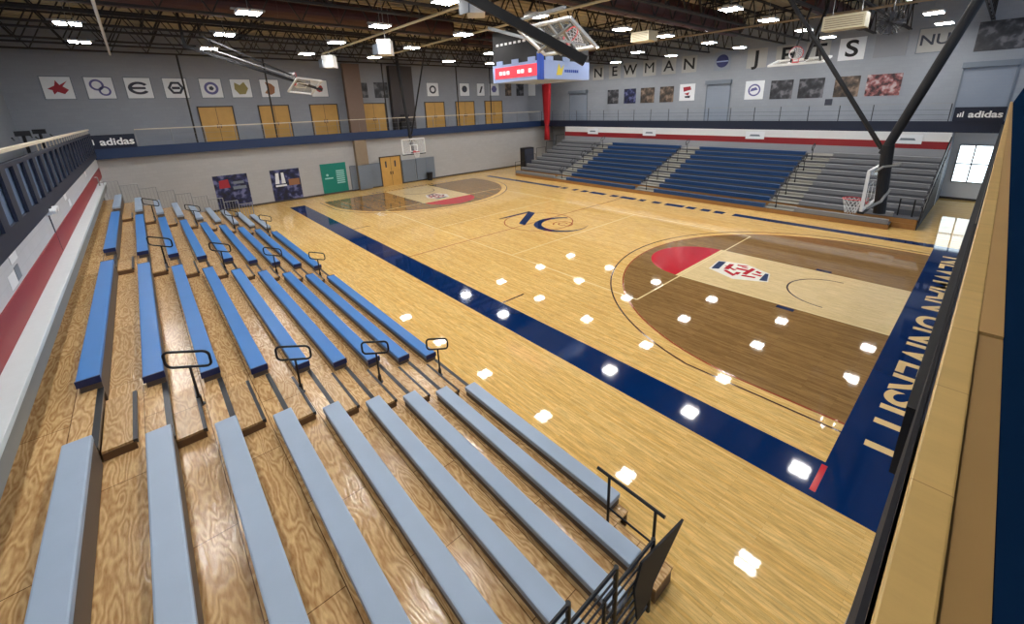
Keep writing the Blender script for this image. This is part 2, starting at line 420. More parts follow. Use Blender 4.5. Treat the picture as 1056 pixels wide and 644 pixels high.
# wall behind the opposite bleachers
wallbox('wall_opposite_lower', M_white, -13.3, 13.9, 16.85, 17.05, 0, 3.88)
struct(box('trim_1', M_redpad, -13.3, 13.95, 16.8, 16.85, 3.0, 3.4))
struct(box('trim_6', mat('grey_wall_band', srgb(146, 148, 152), .6), -13.3, 13.95, 16.8, 16.85, 2.5, 3.0))
struct(box('wall_bleacher_end', mat('dark_grey_wall', srgb(92, 98, 108), .7), 13.75, 13.9, 17.05, 19.3, 0, 3.88))
# near wall (Y-)
wallbox('wall_near', M_wallnear, -17.3, 19, -17.3, -17.0, 0, 4.0)
struct(box('trim_2', M_redpad, -17.3, 19, -17.0, -16.985, 2.9, 3.43))
wallbox('wall_near_upper', M_wallopp, -18.6, 6, -20, -19.7, 3.9, 11)
# balcony decks
struct(box('floor_far_balcony', M_navy, -18.6, -16.95, -19.7, 19.3, 3.9, DECK))
struct(box('floor_opposite_balcony', M_navy, -16.95, 19, 17.05, 19.3, 3.9, DECK))
struct(box('floor_near_balcony', M_navy, -16.95, 15.6, -19.7, -17.0, 4.0, DECK))
struct(box('floor_right_balcony', M_navy, 15.66, 19, -19.7, 17.05, 3.9, DECK))
# fascias
struct(box('trim_3', M_navy, -16.95, -16.88, -17.0, 17.05, 3.86, 4.44))
struct(box('trim_4', M_navydk, -16.88, 15.6, 16.98, 17.05, 3.88, 4.46))
struct(box('trim_5', M_navydk, -16.95, 15.6, -17.0, -16.93, 3.98, 4.3))
# ceiling
ceil = struct(box('ceiling', M_deckc, -18.9, 19, -20, 19.6, 11, 11.2))

# window on the right of the opposite wall, door openings
def window(n, x0, x1, z0, z1):
    p = struct(box('window_%d' % n, M_day, x0, x1, 19.26, 19.279, z0, z1))
    b = MB()
    for x in (x0, x0+.62, x1): b.box(x-.03, x+.03, 19.22, 19.28, z0, z1)
    for z in (z0, (z0+z1)/2, z1): b.box(x0, x1, 19.22, 19.28, z-.03, z+.03)
    b.build('window_frame', M_silver, p)
window(1, 14.2, 15.5, 1.02, 3.08)
window(2, 15.9, 18.6, 1.02, 3.08)
def fdoor(n, y0, y1, z0=DECK, z1=6.5, x=-18.6, leaves=2):
    d = struct(box('door_%d' % n, M_oak, x, x+.04, y0, y1, z0, z1))
    b = MB(); b.box(x, x+.08, y0-.07, y0, z0, z1+.07); b.box(x, x+.08, y1, y1+.07, z0, z1+.07); b.box(x, x+.08, y0-.07, y1+.07, z1, z1+.07)
    b.build('door_frame', M_frame, d)
    if leaves == 2: box('door_seam', M_frame, x+.04, x+.043, (y0+y1)/2-.012, (y0+y1)/2+.012, z0, z1, d)
    for q in ((y0+y1)/2-.12, (y0+y1)/2+.08):
        box('door_handle', M_nose, x+.04, x+.09, q, q+.04, z0+.9, z0+1.15, d)
for i, (a, c) in enumerate([(-11.78, -9.97), (-8.4, -6.59), (-5.08, -3.2), (-1.28, .66), (4.43, 6.31), (7.67, 9.66), (11.05, 13.14)]): fdoor(i+1, a, c)
fdoor(8, -.85, .86, 0, 2.32, -17.3)
b = MB()
for q in (-.42, .38): b.box(-17.26, -17.245, q-.06, q+.06, 1.5, 2.0)
b.build('door_window', M_dk, bpy.data.objects['door_8'])
# columns on the far wall
struct(box('column_far', M_colb, -17.3, -16.9, -2.95, -1.75, DECK, 9.3))
struct(box('column_far_lower', M_coll, -17.3, -16.9, -2.85, -1.95, 0, 3.86))
struct(box('column_far_wide', mat('dark_grey_column', srgb(70, 66, 68), .8), -18.6, -18.15, 1.2, 3.2, DECK, 9.4))

# ================================================================== NEAR BLEACHERS
Y0, PT, RZ, SW = -10.94, .66, .25, .25
near = thing('bleacher_bank', 'near telescopic bleachers with blue and pale grey bench rows on plywood treads', 'bleachers', (0, 0, 0))
XE = 13.95
for k in range(1, 10):                   # treads
    x1 = XE; yf = Y0-PT*(k-1)-.015; yb = yf-PT-.01
    if k == 9: yb = -16.99
    x1 = {1: 13.05, 2: 13.72}.get(k, XE)
    box('tread', M_ply, -12.3, x1, yb, yf, RZ*k-.035, RZ*k, near)
    box('riser', M_brown, -12.3, x1, yf-.05, yf-.02, RZ*(k-1), RZ*k-.035, near)
    for a, c in ((-8.4, -7.15), (-.5, .9), (7.73, 9.28)): box('nosing', M_nose, a, c, yf-.05, yf+.02, RZ*k-.05, RZ*k+.006, near)
blocks = [(-12.3, -8.4, M_grey), (-7.15, -.5, M_blue), (.9, 7.73, M_blue), (9.28, 13.9, M_grey)]
def seat(x0, x1, k, mt, parent, y0=Y0, sgn=-1, capm=None, sw=SW, under=M_greydk, th=.09):
    yf = y0+sgn*PT*k; yb = yf+sgn*sw; z = .45+RZ*k
    lab = 'bright blue bench seat' if mt in (M_blue, M_oblue) else 'pale grey bench seat'
    o = box('bench_seat', mt, x0, x1, yf, yb, z-th, z, parent, bev=.018); o['label'] = lab
    box('seat_support', under, x0+.02, x1-.02, yf+sgn*.004, yb-sgn*.02, RZ*k+.02 if sgn < 0 else RZ*(k+1), z-th, o)
    if capm:
        for xx in (x0, x1): box('end_cap', capm, xx-.012, xx+.012, yf-sgn*.004, yb+sgn*.004, z-th-.012, z+.003, o)
    return o
for k in range(9):
    for i, (a, c, mt) in enumerate(blocks):
        e = c
        if i == 3: e = 12.9 if k == 0 else (13.66 if k == 1 else 13.9)
        seat(a, e, k, mt, near, capm=M_bluedk if mt is M_blue else None)
for k in range(0, 9):                   # half steps in the aisles
    for a in (-8.25, -.35, 7.95):
        yb = Y0-PT*k; z = RZ*k
        if k == 0: continue
        st = box('aisle_step', M_plyl, a, a+1.25, yb, yb+.31, z, z+.13, near)
        box('step_nosing', M_nose, a-.01, a+1.26, yb+.285, yb+.33, z+.08, z+.137, st)
        box('step_end', M_brown, a+1.25, a+1.262, yb, yb+.31, z, z+.1, st)
def loop_rail(x, yb, z0, parent, sgn=-1, mt=M_black):
    """post carrying a rounded loop that leans with the slope"""
    b = MB(); W, H, rr = .5, .25, .07
    yc = yb; zc = z0+.66
    def q(u, v): return (x, yc+sgn*(u), zc+v+u*.38)
    pts = []
    for cu, cv, a0 in ((W/2-rr, H-rr, 0), (-W/2+rr, H-rr, 90), (-W/2+rr, rr, 180), (W/2-rr, rr, 270)):
        for i in range(5):
            t = R(a0+22.5*i); pts.append(q(cu+rr*math.cos(t), cv+rr*math.sin(t)))
    b.tube(pts, .019, 8, True)
    h = b.build('handrail', mt, parent, True)
    p = MB(); p.bar((x, yb, z0), (x, yb, zc+.01), .018); p.bar((x, yb, z0), (x, yb, z0+.16), .034); p.bar((x, yb, z0), (x, yb, z0+.012), .06)
    p.build('rail_post', mt, h)
for x in (8.33, .18, -7.8):
    for k, y in ((1, -11.2), (3, -12.53), (5, -13.9), (7, -15.24)): loop_rail(x, y, RZ*k, near)
# short end rail by the lowest seats
b = MB(); ra, rb = (13.05, -11.45), (13.72, -11.45)
b.bar((ra[0], ra[1], .25), (ra[0], ra[1], 1.25), .02); b.bar((rb[0], rb[1], .25), (rb[0], rb[1], 1.25), .02)
b.bar((12.86, -11.45, 1.25), (13.84, -11.45, 1.25), .022); b.bar((ra[0], ra[1], .72), (rb[0], rb[1], .72), .014)
b.bar((ra[0], ra[1], .27), (13.0, -11.8, .50), .03); b.build('end_rail', M_black, near)
# black end guards, one per row, with horizontal bars
for k in range(2, 10):
    y1 = Y0-PT*(k-1)-.4; y0 = y1-PT*1.25; zt = RZ*k+1.05; zb = RZ*k+.1
    b = MB()
    for j in range(8): 
        z = zb+(zt-zb)*j/7; b.bar((14.0, y1-.02, z), (14.0, y0, z), .02 if j == 7 else .011, 6)
    b.bar((14.0, y1, zb-.1), (14.0, y1, zt+.02), .024); b.bar((14.0, y0, zb-.1), (14.0, y0, zt), .02)
    b.build('end_guard', M_black, near)
b = MB(); b.prism([(-11.44, 1.40), (-12.29, 1.56), (-12.4, 1.3), (-12.3, .75), (-12.06, .85), (-12.02, 1.0)], 0, .025, Matrix(((0, 0, 1, 14.03), (1, 0, 0, 0), (0, 1, 0, 0), (0, 0, 0, 1))))
b.build('end_panel', M_blackm, near)
b = MB(); pts = [(Y0, 0), (Y0, .2)]
for k in range(1, 10): pts += [(Y0-PT*(k-1), RZ*k-.04), (Y0-PT*k, RZ*k-.04)]
pts += [(-16.99, RZ*9-.04), (-16.99, 0)]
b.prism([(y, z) for y, z in pts[6:]+[(Y0-PT*2, 0)]], 0, .03, Matrix(((0, 0, 1, 13.9), (1, 0, 0, 0), (0, 1, 0, 0), (0, 0, 0, 1))))
b.build('side_skirt', M_blackm, near)
o = box('entry_step', M_ply, 13.06, 13.88, -11.6, -11.2, .215, .25, near); box('step_front', M_brown, 13.07, 13.87, -11.59, -11.21, 0, .215, o)
# silver guards at the far end
for k in range(0, 10):
    y1 = Y0-PT*(k-1)-.66; y0 = y1-PT*.98; zt = RZ*(k)+1.1; zb = RZ*k
    b = MB(); b.bar((-12.4, y1, zb), (-12.4, y1, zt), .02); b.bar((-12.4, y0, zb), (-12.4, y0, zt), .02)
    b.bar((-12.4, y1, zt), (-12.4, y0, zt), .02); b.bar((-12.4, y1, zb+.15), (-12.4, y0, zb+.15), .014)
    for j in range(1, 5): yy = y1+(y0-y1)*j/5; b.bar((-12.4, yy, zb+.15), (-12.4, yy, zt), .009, 6)
    o = b.build('silver_end_guard', M_silver, near); o['label'] = 'silver guard rail'
# ledge along the wall
led = thing('wall_ledge', 'long pale grey ledge along the near wall above the top row', 'ledge', (0, -16.85, 2.9))
MB().box(-14, 13.9, -.14, .13, -.04, .04).bevel(.01).build('ledge_top', M_ledge, led)
MB().box(-14, 13.9, -.14, .11, -.28, -.04).build('ledge_face', M_ledgef, led)
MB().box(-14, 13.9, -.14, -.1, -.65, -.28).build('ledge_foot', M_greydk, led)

# ================================================================== OPPOSITE BLEACHERS
opp = thing('bleacher_bank', 'opposite telescopic bleachers with two navy blocks between grey blocks', 'bleachers', (0, 0, 0))
OY = 9.5
for k in range(1, 11):
    yf = OY+PT*(k-1)+.015; yb = yf+PT+.01
    if k == 10: yb = 16.8
    x1 = 13.0 if k == 1 else 13.85
    box('tread', M_odeck, -12.6, x1, yf, yb, RZ*k-.03, RZ*k, opp)
    if k == 1: box('kick_board', M_ostep, -12.6, 13.0, yf, yf+.04, 0, RZ*k-.03, opp)
    else: box('riser', M_odeck if k > 2 else M_ostep, -12.6, x1, yf+.02, yf+.05, RZ*(k-1), RZ*k-.03, opp)
    for a, c in ((-7.9, -6.65), (-.35, 1.05), (7.85, 9.15)):
        if k > 1: box('aisle_step', M_oaisle, a, c, yf-.3, yf, RZ*(k-1), RZ*(k-1)+.13, opp)
        box('aisle_tread', M_oaisle, a, c, yf, yb, RZ*k, RZ*k+.006, opp)
o = box('floor_step', M_ostep, 13.0, 13.85, OY+.66, OY+.69, 0, .25, opp); o['label'] = 'wood-coloured step front'
for k in range(10):
    for i, (a, c, mt) in enumerate([(-12.6, -7.95, M_ogrey), (-6.6, -.4, M_oblue), (1.1, 7.8, M_oblue), (9.2, 13.8, M_ogrey)]):
        if i == 3: c = 12.95 if k == 0 else c
        if i == 3 and k == 1: c = 13.0
        seat(a, c, k, mt, opp, OY, 1, None, .24, M_oblue if mt is M_oblue else M_ogrey, .07)
for x in (-7.35, .35, 8.25):
    for k, y in ((1, OY+.35), (3, OY+1.7), (5, OY+3.0), (7, OY+4.3), (9, OY+5.6)): loop_rail(x, y, RZ*k, opp, 1)
b = MB()
for x in (13.1, 13.6): b.bar((x, OY+1.1, .25), (x, OY+1.1, 1.3), .03)
b.build('end_rail', M_black, opp)
b = MB()
b.beam((13.92, OY+.8, .9), (13.92, 16.7, RZ*10+1.1), .05, .2)
for k in range(1, 11, 1):
    y = OY+PT*k; b.bar((13.92, y, RZ*k), (13.92, y, RZ*k+.85), .018)
for q in (.2, .4, .6): b.bar((13.92, OY+.8, .9-q), (13.92, 16.7, RZ*10+1.1-q), .012, 6)
b.build('end_guard', M_black, opp)
b = MB(); pts = [(OY+.66, 0)]
for k in range(2, 11): pts += [(OY+PT*(k-1), RZ*k-.03), (OY+PT*k, RZ*k-.03)]
pts += [(16.8, RZ*10-.03), (16.8, 0)]
b.prism(pts, 0, .03, Matrix(((0, 0, 1, 13.86), (1, 0, 0, 0), (0, 1, 0, 0), (0, 0, 0, 1)))); b.build('side_skirt', M_blackm, opp)
b = MB()
for k in range(0, 10, 2):
    y = OY+PT*k+.1; b.bar((-12.7, y, RZ*k), (-12.7, y, RZ*k+1.2), .018); b.bar((-12.7, y, RZ*k+1.2), (-12.7, y+PT*1.8, RZ*k+1.2), .018); b.bar((-12.7, y+PT*1.8, RZ*k), (-12.7, y+PT*1.8, RZ*k+1.2), .018)
b.build('end_guard', M_black, opp)

# ================================================================== RAILINGS
TOP = DECK+1.1
def railing(label, axis, fixed, a, b_, step, capm, pm=M_silver, mid=(.35, .72), capw=.07, capt=.05):
    t = thing('balcony_railing', label, 'railing', (0, 0, 0))
    n = int(round((b_-a)/step))
    for i in range(n+1):
        v = a+(b_-a)*i/n
        p = (fixed, v) if axis == 'Y' else (v, fixed)
        MB().bar((p[0], p[1], DECK), (p[0], p[1], TOP-capt), .022, 6).build('post', pm, t)
    def seg(z, r):
        q0 = (fixed, a, z) if axis == 'Y' else (a, fixed, z); q1 = (fixed, b_, z) if axis == 'Y' else (b_, fixed, z)
        return MB().bar(q0, q1, r, 6)
    for z in mid: seg(DECK+z, .006).build('cable', pm, t)
    c = MB(); h = capw/2
    if axis == 'Y': c.box(fixed-h, fixed+h, a, b_, TOP-capt, TOP)
    else: c.box(a, b_, fixed-h, fixed+h, TOP-capt, TOP)
    c.build('top_rail', capm, t); return t
railing('far balcony railing with slim posts and pale tan top rail', 'Y', -16.92, -15.1, 16.9, 1.6, M_captan)
railing('opposite balcony railing of thin grey posts above the dark fascia', 'X', 17.02, -16.8, 13.6, 1.6, M_silver, M_nose, (.25, .5, .75), .04, .03)
# near balcony railing with wide navy slats
nr = thing('balcony_railing', 'near balcony railing of broad navy slats with pale tan top rail', 'railing', (0, 0, 0))
box('top_rail', M_captan, -16.8, 14.6, -17.02, -16.9, 5.42, 5.48, nr)
box('lower_rail', M_navydk, -16.8, 14.6, -17.0, -16.9, 5.17, 5.25, nr)
for i in range(30):
    x = -16.5+i*1.05
    MB().box(x-.19, x+.19, -16.955, -16.91, 4.3, 5.17).build('slat', M_navydk, nr)
for i in range(24):
    x = -16.6+i*.72
    MB().box(x-.02, x+.02, -16.97, -16.95, 5.25, 5.42).build('picket', M_captan, nr)
box('backing_panel', M_navymd, -16.8, 14.6, -17.0, -16.97, 4.3, 5.17, nr)

# right balcony: oak cap right in front of the camera
rr_ = thing('balcony_railing', 'right balcony rail with broad oak cap over dark navy panel', 'railing', (0, 0, 0))
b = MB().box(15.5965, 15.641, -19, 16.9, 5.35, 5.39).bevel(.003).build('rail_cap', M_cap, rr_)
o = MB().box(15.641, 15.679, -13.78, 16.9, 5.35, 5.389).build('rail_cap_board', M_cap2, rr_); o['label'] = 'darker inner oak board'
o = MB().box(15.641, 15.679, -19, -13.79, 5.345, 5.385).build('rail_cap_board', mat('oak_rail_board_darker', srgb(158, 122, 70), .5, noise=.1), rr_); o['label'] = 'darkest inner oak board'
box('rail_panel', M_navydk, 15.62, 15.64, -19, 16.9, DECK, 5.35, rr_)
box('edge_strip', M_silver, 15.595, 15.6, -11.3, 16.9, DECK-.03, DECK, rr_)
b = MB(); H = MB(); hem = [(-15.6, 15.52), (-14.6, 15.54), (-13.73, 15.562), (-13.5, 15.577), (-13.24, 15.584), (-12.4, 15.585)]; V_ = []
for y, x in hem: V_.append([b.bm.verts.new(p) for p in ((15.585, y, 5.345), (x, y, 4.27), (x+.007, y, 4.27), (15.592, y, 5.345))])
for p, q in zip(V_, V_[1:]):
    for e in range(4): b.bm.faces.new((p[e], p[(e+1) % 4], q[(e+1) % 4], q[e]))
b.bm.faces.new(V_[0]); b.bm.faces.new(V_[-1][::-1])
clo = thing('hanging_cloth', 'black cloth with grey hem hanging under the oak rail nearest the camera', 'cloth', (0, 0, 0))
b.build('sheet', mat('black_cloth', srgb(10, 12, 24), .9), clo); H.tube([(x, y, 4.26) for y, x in hem], .005, 6); H.build('hem', M_silver, clo)
box('edge_board', M_navydk, 15.601, 15.66, -19, 16.9, DECK-.3, DECK, rr_)
ban = thing('banner_board', 'dark banner board hung on the right balcony edge below the oak rail', 'banner', (15.555, 0, 3.87))
MB().box(-.02, .036, -12.35, 16.8, 0, .42).build('board', M_blackm, ban)
MB().box(-.022, .038, -12.35, 16.8, .42, .44).build('board_edge', M_black, ban)
pan = thing('folded_seat_panel', 'dark navy padded panel leaning back just behind the oak rail cap', 'panel', (15.68, 0, 5.3))
MY = Matrix(((1, 0, 0, 0), (0, 0, 1, 0), (0, 1, 0, 0), (0, 0, 0, 1)))
MB().prism([(0, .085), (.26, .95), (.5, .95), (.5, -1.0), (0, -1.0)], -19, 14, MY).build('pad', mat('navy_pad_vinyl', srgb(10, 30, 54), .95, noise=.15, nscale=2), pan)
MATS['navy_pad_vinyl'].node_tree.nodes['Principled BSDF'].inputs['Specular IOR Level'].default_value = 0
for y in (-14.3, -13.7, -12.6, -11.2, -9, -6, -3, 0, 3, 6, 9):
    MB().prism([(-.002, 0), (.258, .952), (.27, .95), (.01, -.01)], y-.012, y+.012, MY).build('pad_seam', M_navydk, pan)

# ================================================================== WALL HANGINGS
WALLS = {'far': (lambda u, z, d: (-18.6+d, u, z), (PI/2, 0, PI/2)), 'farlow': (lambda u, z, d: (-17.3+d, u, z), (PI/2, 0, PI/2)),
         'opp': (lambda u, z, d: (u, 19.3-d, z), (PI/2, 0, 0)), 'near': (lambda u, z, d: (u, -17.0+d, z), (PI/2, 0, PI)),
         'farfas': (lambda u, z, d: (-16.88+d, u, z), (PI/2, 0, PI/2)), 'oppfas': (lambda u, z, d: (u, 16.98-d, z), (PI/2, 0, 0)),
         'opplow': (lambda u, z, d: (u, 16.8-d, z), (PI/2, 0, 0))}
def sign(wall, name, label, cat, u0, u1, z0, z1, mt, group=None, border=None, th=.03):
    f, rot = WALLS[wall]; w_, h_ = abs(u1-u0), z1-z0
    t = thing(name, label, cat, f((u0+u1)/2, (z0+z1)/2, .002), rot, group)
    MB().box(-w_/2, w_/2, -h_/2, h_/2, 0, th).build('panel', mt, t)
    if border:
        e = .045; b = MB()
        b.box(-w_/2, w_/2, h_/2-e, h_/2, th, th+.008); b.box(-w_/2, w_/2, -h_/2, -h_/2+e, th, th+.008)
        b.box(-w_/2, -w_/2+e, -h_/2+e, h_/2-e, th, th+.008); b.box(w_/2-e, w_/2, -h_/2+e, h_/2-e, th, th+.008)
        b.build('border', border, t)
    return t
def shape(t, name, mt, polys, z0=.03, z1=.038):
    b = MB()
    for p in polys: b.prism(p, z0, z1)
    return b.build(name, mt, t)
def disc(cx, cy, r, n=24, sx=1, sy=1): return [(cx+r*sx*math.cos(2*PI*i/n), cy+r*sy*math.sin(2*PI*i/n)) for i in range(n)]
ZB0, ZB1 = 7.05, 8.27
BU = [(-18.28, -17.06), (-16.62, -15.4), (-14.98, -13.74), (-13.25, -12.03), (-11.46, -10.24), (-9.82, -8.6), (-8.11, -6.89), (-4.85, -3.63)]
names = ['white square banner with a crimson leaping figure, leftmost on the upper far wall', 'white square banner with a violet looping figure beside the crimson one',
         'white square banner with a bold black rounded E', 'white square banner with a small dark shield emblem', 'white square banner with a round blue seal',
         'white square banner with an olive leaf-like emblem', 'white square banner with a rust brown emblem', 'white square banner behind the folded left hoop']
BT = [sign('far', 'wall_banner', names[i], 'banner', a, c, ZB0, ZB1, M_paper, 'square team banners on the upper far wall', M_pad) for i, (a, c) in enumerate(BU)]
shape(BT[0], 'emblem', M_crim, [[(-.4, -.05), (-.1, .12), (-.02, .4), (.1, .15), (.42, .36), (.2, .08), (.4, -.1), (.2, -.32), (-.05, -.2), (-.2, -.34), (-.22, -.12)]])
b = MB(); b.ring(-.12, .16, .2, .3, .03, .038, n=20); b.ring(.16, -.16, .17, .26, .03, .038, n=20); b.build('emblem', M_purple, BT[1])
b = MB(); b.ring(0, 0, .28, .44, .03, .038, R(35), R(325), 30, 1.1, .8); b.box(-.35, .3, -.06, .06, .03, .038); b.build('emblem', M_dk, BT[2])
b = MB(); b.ring(0, .02, .26, .4, .03, .038, n=6); b.box(-.2, .2, -.06, .08, .03, .038); b.build('emblem', M_dk, BT[3])
b = MB(); b.ring(0, 0, .24, .38, .03, .038, n=26); b.build('emblem', M_purple, BT[4]); shape(BT[4], 'emblem_star', M_dk, [disc(0, 0, .14, 5)])
shape(BT[5], 'emblem', M_olive, [[(-.34, .36), (-.05, .2), (.2, .4), (.4, .0), (.2, -.36), (-.15, -.38), (-.38, -.05)]])
shape(BT[6], 'emblem', M_rust, [[(-.26, .42), (.1, .3), (.3, .1), (.24, -.3), (0, -.42), (-.36, -.3), (-.12, 0)]])
shape(BT[7], 'emblem', M_crim, [disc(0, 0, .26, 7)])
P_dark = photo_mat('dark_team_photo', srgb(30, 33, 40), srgb(56, 58, 64), srgb(112, 112, 118), 2)
P_brn = photo_mat('brown_team_photo', srgb(50, 44, 42), srgb(88, 74, 62), srgb(140, 120, 104), 2.2)
P_red = photo_mat('red_team_photo', srgb(56, 38, 44), srgb(150, 90, 90), srgb(186, 168, 168), 3)
P_navy = photo_mat('navy_team_photo', srgb(14, 18, 42), srgb(30, 38, 84), srgb(104, 108, 150), 2.6)
sign('far', 'wall_photo', 'dark square photograph just right of the brown far-wall column', 'photograph', -1.35, -.6, 6.98, 8.1, P_dark, 'upper far wall photographs')
sign('far', 'wall_photo', 'dark square photograph of a player, between column and grey pier', 'photograph', -.03, 1.1, 6.95, 8.14, P_dark, 'upper far wall photographs')
bl = ['white banner with a grey round emblem, above the oak doors right of the grey pier', 'white banner with a dark round emblem over the second oak doors right of the pier',
      'narrow white banner with slanted dark mark near the scoreboard', 'white banner with dark blue crest directly left of the scoreboard']
for i, (a, c) in enumerate([(4.7, 5.95), (8.14, 9.3), (10.13, 11.09), (11.6, 12.9)]):
    t = sign('far', 'wall_banner', bl[i], 'banner', a, c, 7.0, 8.2, M_paper, 'square team banners on the upper far wall', M_pad)
    if i == 0: b = MB(); b.ring(0, 0, .2, .34, .03, .038, n=24); b.build('emblem', M_dk, t)
    elif i == 1: shape(t, 'emblem', M_dk, [disc(0, .05, .3, 12)])
    elif i == 2: shape(t, 'emblem', M_dk, [[(-.2, -.3), (.0, -.3), (.25, .3), (.05, .3)]])
    else: shape(t, 'emblem', M_purple, [disc(0, .05, .34, 6)])
for i, (a, c, mt, lb) in enumerate([(13.7, 14.5, P_brn, 'brown'), (15.2, 16.2, P_dark, 'black'), (16.9, 17.9, M_paper, 'white')]):
    sign('far', 'wall_banner', '%s banner under the scoreboard near the far corner' % lb, 'banner', a, c, 7.0, 8.2, mt, 'square team banners on the upper far wall')
# low far wall
t = sign('farlow', 'wall_poster', 'large black and navy team poster nearest the near bleachers', 'poster', -12.05, -10.15, .12, 2.26, P_navy)
shape(t, 'headline', M_crim, [[(-.7, .25), (-.1, .25), (-.15, .8), (-.65, .75)]]); shape(t, 'caption', M_pad, [[(.05, .1), (.8, .1), (.8, .3), (.05, .3)], [(.1, .45), (.7, .45), (.7, .62), (.1, .62)]])
t = sign('farlow', 'wall_poster', 'large navy team poster with white figure, left of the teal board', 'poster', -8.8, -6.95, .12, 2.24, P_navy)
shape(t, 'headline', M_paper, [[(-.7, .1), (-.45, .1), (-.4, .85), (-.6, .85)], [(-.3, .1), (-.05, .1), (-.1, .85), (-.25, .85)], [(-.7, -.1), (0, -.1), (0, .02), (-.7, .02)]])
shape(t, 'caption', M_rust, [[(.15, -.1), (.85, -.1), (.85, .35), (.15, .35)]])
t = sign('farlow', 'wall_board', 'teal board with pale lettering block between poster and grey pads', 'board', -5.5, -3.64, .12, 2.3, M_teal)
shape(t, 'print', M_tealt, [[(.15, y), (.75, y), (.75, y+.09), (.15, y+.09)] for y in (-.45, -.3, -.15, 0, .15, .3, .45)]+[[(-.7, -.05), (-.1, -.05), (-.1, .05), (-.7, .05)], disc(-.5, .25, .09, 10)])
wp = thing('wall_pads', 'row of grey padded panels on the far wall around the low oak door', 'wall padding', (-17.27, 0, 0))
for a, c, x in [(-3.4, -2.9, 0), (-2.9, -1.9, .4), (-1.9, -.95, 0), (.96, 2.2, 0), (2.25, 3.2, 0), (3.2, 4.05, 0)]:
    MB().box(x, x+.09, a+.01, c-.01, .1, 1.95).bevel(.02).build('pad', M_pad, wp)
cart = thing('trash_bin', 'small black bin in front of the rightmost grey wall pad', 'bin', (-16.9, 3.3, 0))
MB().bar((0, 0, 0), (0, 0, .62), .2, 16, .26).build('body', M_blackm, cart); MB().bar((0, 0, .62), (0, 0, .68), .28, 16).build('lid', M_black, cart)
# corner banners reading adidas
def adi(wall, lb, u0, u1, z0, z1, sz, mark_left=True):
    t = sign(wall, 'railing_banner', lb, 'banner', u0, u1, z0, z1, M_navydk)
    w_ = u1-u0
    text('lettering', 'adidas', sz, M_wtxt, (.13*w_, -.02, .036), (0, 0, 0), t, .003, 1.1, bold=.012)
    shape(t, 'stripes', M_wtxt, [[(-w_*.42+i*.085, -.14), (-w_*.42+i*.085+.05, -.14), (-w_*.42+i*.085+.05, .02+.06*i), (-w_*.42+i*.085, .02+.06*i)] for i in range(3)])
    return t
adi('farfas', 'black railing banner with white adidas lettering at the near end of the far balcony', -17.25, -15.15, 4.42, 5.15, .52)
adi('oppfas', 'black railing banner with white adidas lettering at the right end of the opposite balcony', 13.75, 15.56, 4.46, 5.16, .44)
# opposite wall letters
for ch, u in zip('NEWMAN', (-11.27, -9.37, -7.69, -5.74, -3.93, -2.16)):
    ordn = {'-11.27': 'first letter', '-9.37': 'second letter', '-7.69': 'third letter', '-5.74': 'fourth letter', '-3.93': 'fifth letter', '-2.16': 'last letter'}[str(u)]
    t = sign('opp', 'letter_panel', 'pale square panel with black letter %s, %s of NEWMAN' % (ch, ordn), 'letter panel', u-.62, u+.62, 8.13, 9.38, M_lpan, 'letter panels high on the opposite wall')
    text('letter', ch, 1.18, M_blackm, (0, -.02, .034), (0, 0, 0), t, .003, 1.15, bold=0 if ch == 'M' else .014)
for ch, u in zip('JETS', (2.9, 4.8, 6.6, 8.4)):
    t = sign('opp', 'letter_panel', 'pale square panel with black letter %s in the right-hand word' % ch, 'letter panel', u-.66, u+.66, 8.05, 9.35, M_lpan if ch != 'S' else M_paper, 'letter panels high on the opposite wall')
    text('letter', ch, 1.32, M_blackm, (0, -.02, .034), (0, 0, 0), t, .003, 1.15, bold=.03)
t = sign('opp', 'wall_banner', 'grey square banner with a navy globe emblem between the two words', 'banner', -.15, 1.1, 8.08, 9.36, M_shut)
shape(t, 'emblem', mat('navy_print', srgb(24, 36, 96), .5), [disc(0, .02, .46, 28)]); shape(t, 'emblem_band', M_paleb, [[(-.44, -.05), (.44, -.05), (.44, .04), (-.44, .04)]], .038, .042)
sign('opp', 'wall_board', 'blank pale grey board right of the letter S', 'board', 9.5, 11.0, 8.05, 9.35, mat('dull_grey_board', srgb(138, 142, 148), .6))
t = sign('opp', 'wall_board', 'framed pale board with dark NU monogram right of the blank board', 'board', 11.4, 12.85, 8.08, 9.42, M_lpan, None, M_pad)
text('monogram', 'NU', .78, M_dk, (0, 0, .036), (0, 0, 0), t, .003, 1.1, bold=.01)
sign('opp', 'wall_photo', 'large dark photograph in the upper right corner above the grey shutter', 'photograph', 13.75, 15.6, 7.95, 9.4, P_dark)
ph = [(-10.08, -8.86, P_dark, 'dark team photograph with white top, leftmost under NEWMAN'), (-8.23, -6.99, P_navy, 'navy framed photograph, second from left under NEWMAN'), (-6.49, -5.14, P_brn, 'brown photograph of players, third under NEWMAN'),
      (-4.6, -3.34, P_brn, 'dark brown photograph, fourth under NEWMAN')]
for a, c, mt, lb in ph: sign('opp', 'wall_photo', lb, 'photograph', a, c, 5.88, 7.15, mt, 'photographs on the opposite wall')
t = sign('opp', 'wall_banner', 'white square banner with red and navy mark left of the narrow shutter', 'banner', -2.8, -1.5, 5.95, 7.25, M_paper)
shape(t, 'emblem', M_crim, [[(-.3, .05), (.35, .2), (.25, .45), (-.35, .4)], [(-.25, -.1), (.2, .0), (.1, -.25)]]); shape(t, 'emblem_base', M_dk, [[(-.2, -.3), (.3, -.25), (.25, -.45), (-.15, -.42)]])
t = sign('opp', 'wall_banner', 'white square banner with a blue ring emblem right of the narrow shutter', 'banner', 2.35, 3.62, 5.88, 7.17, M_paper)
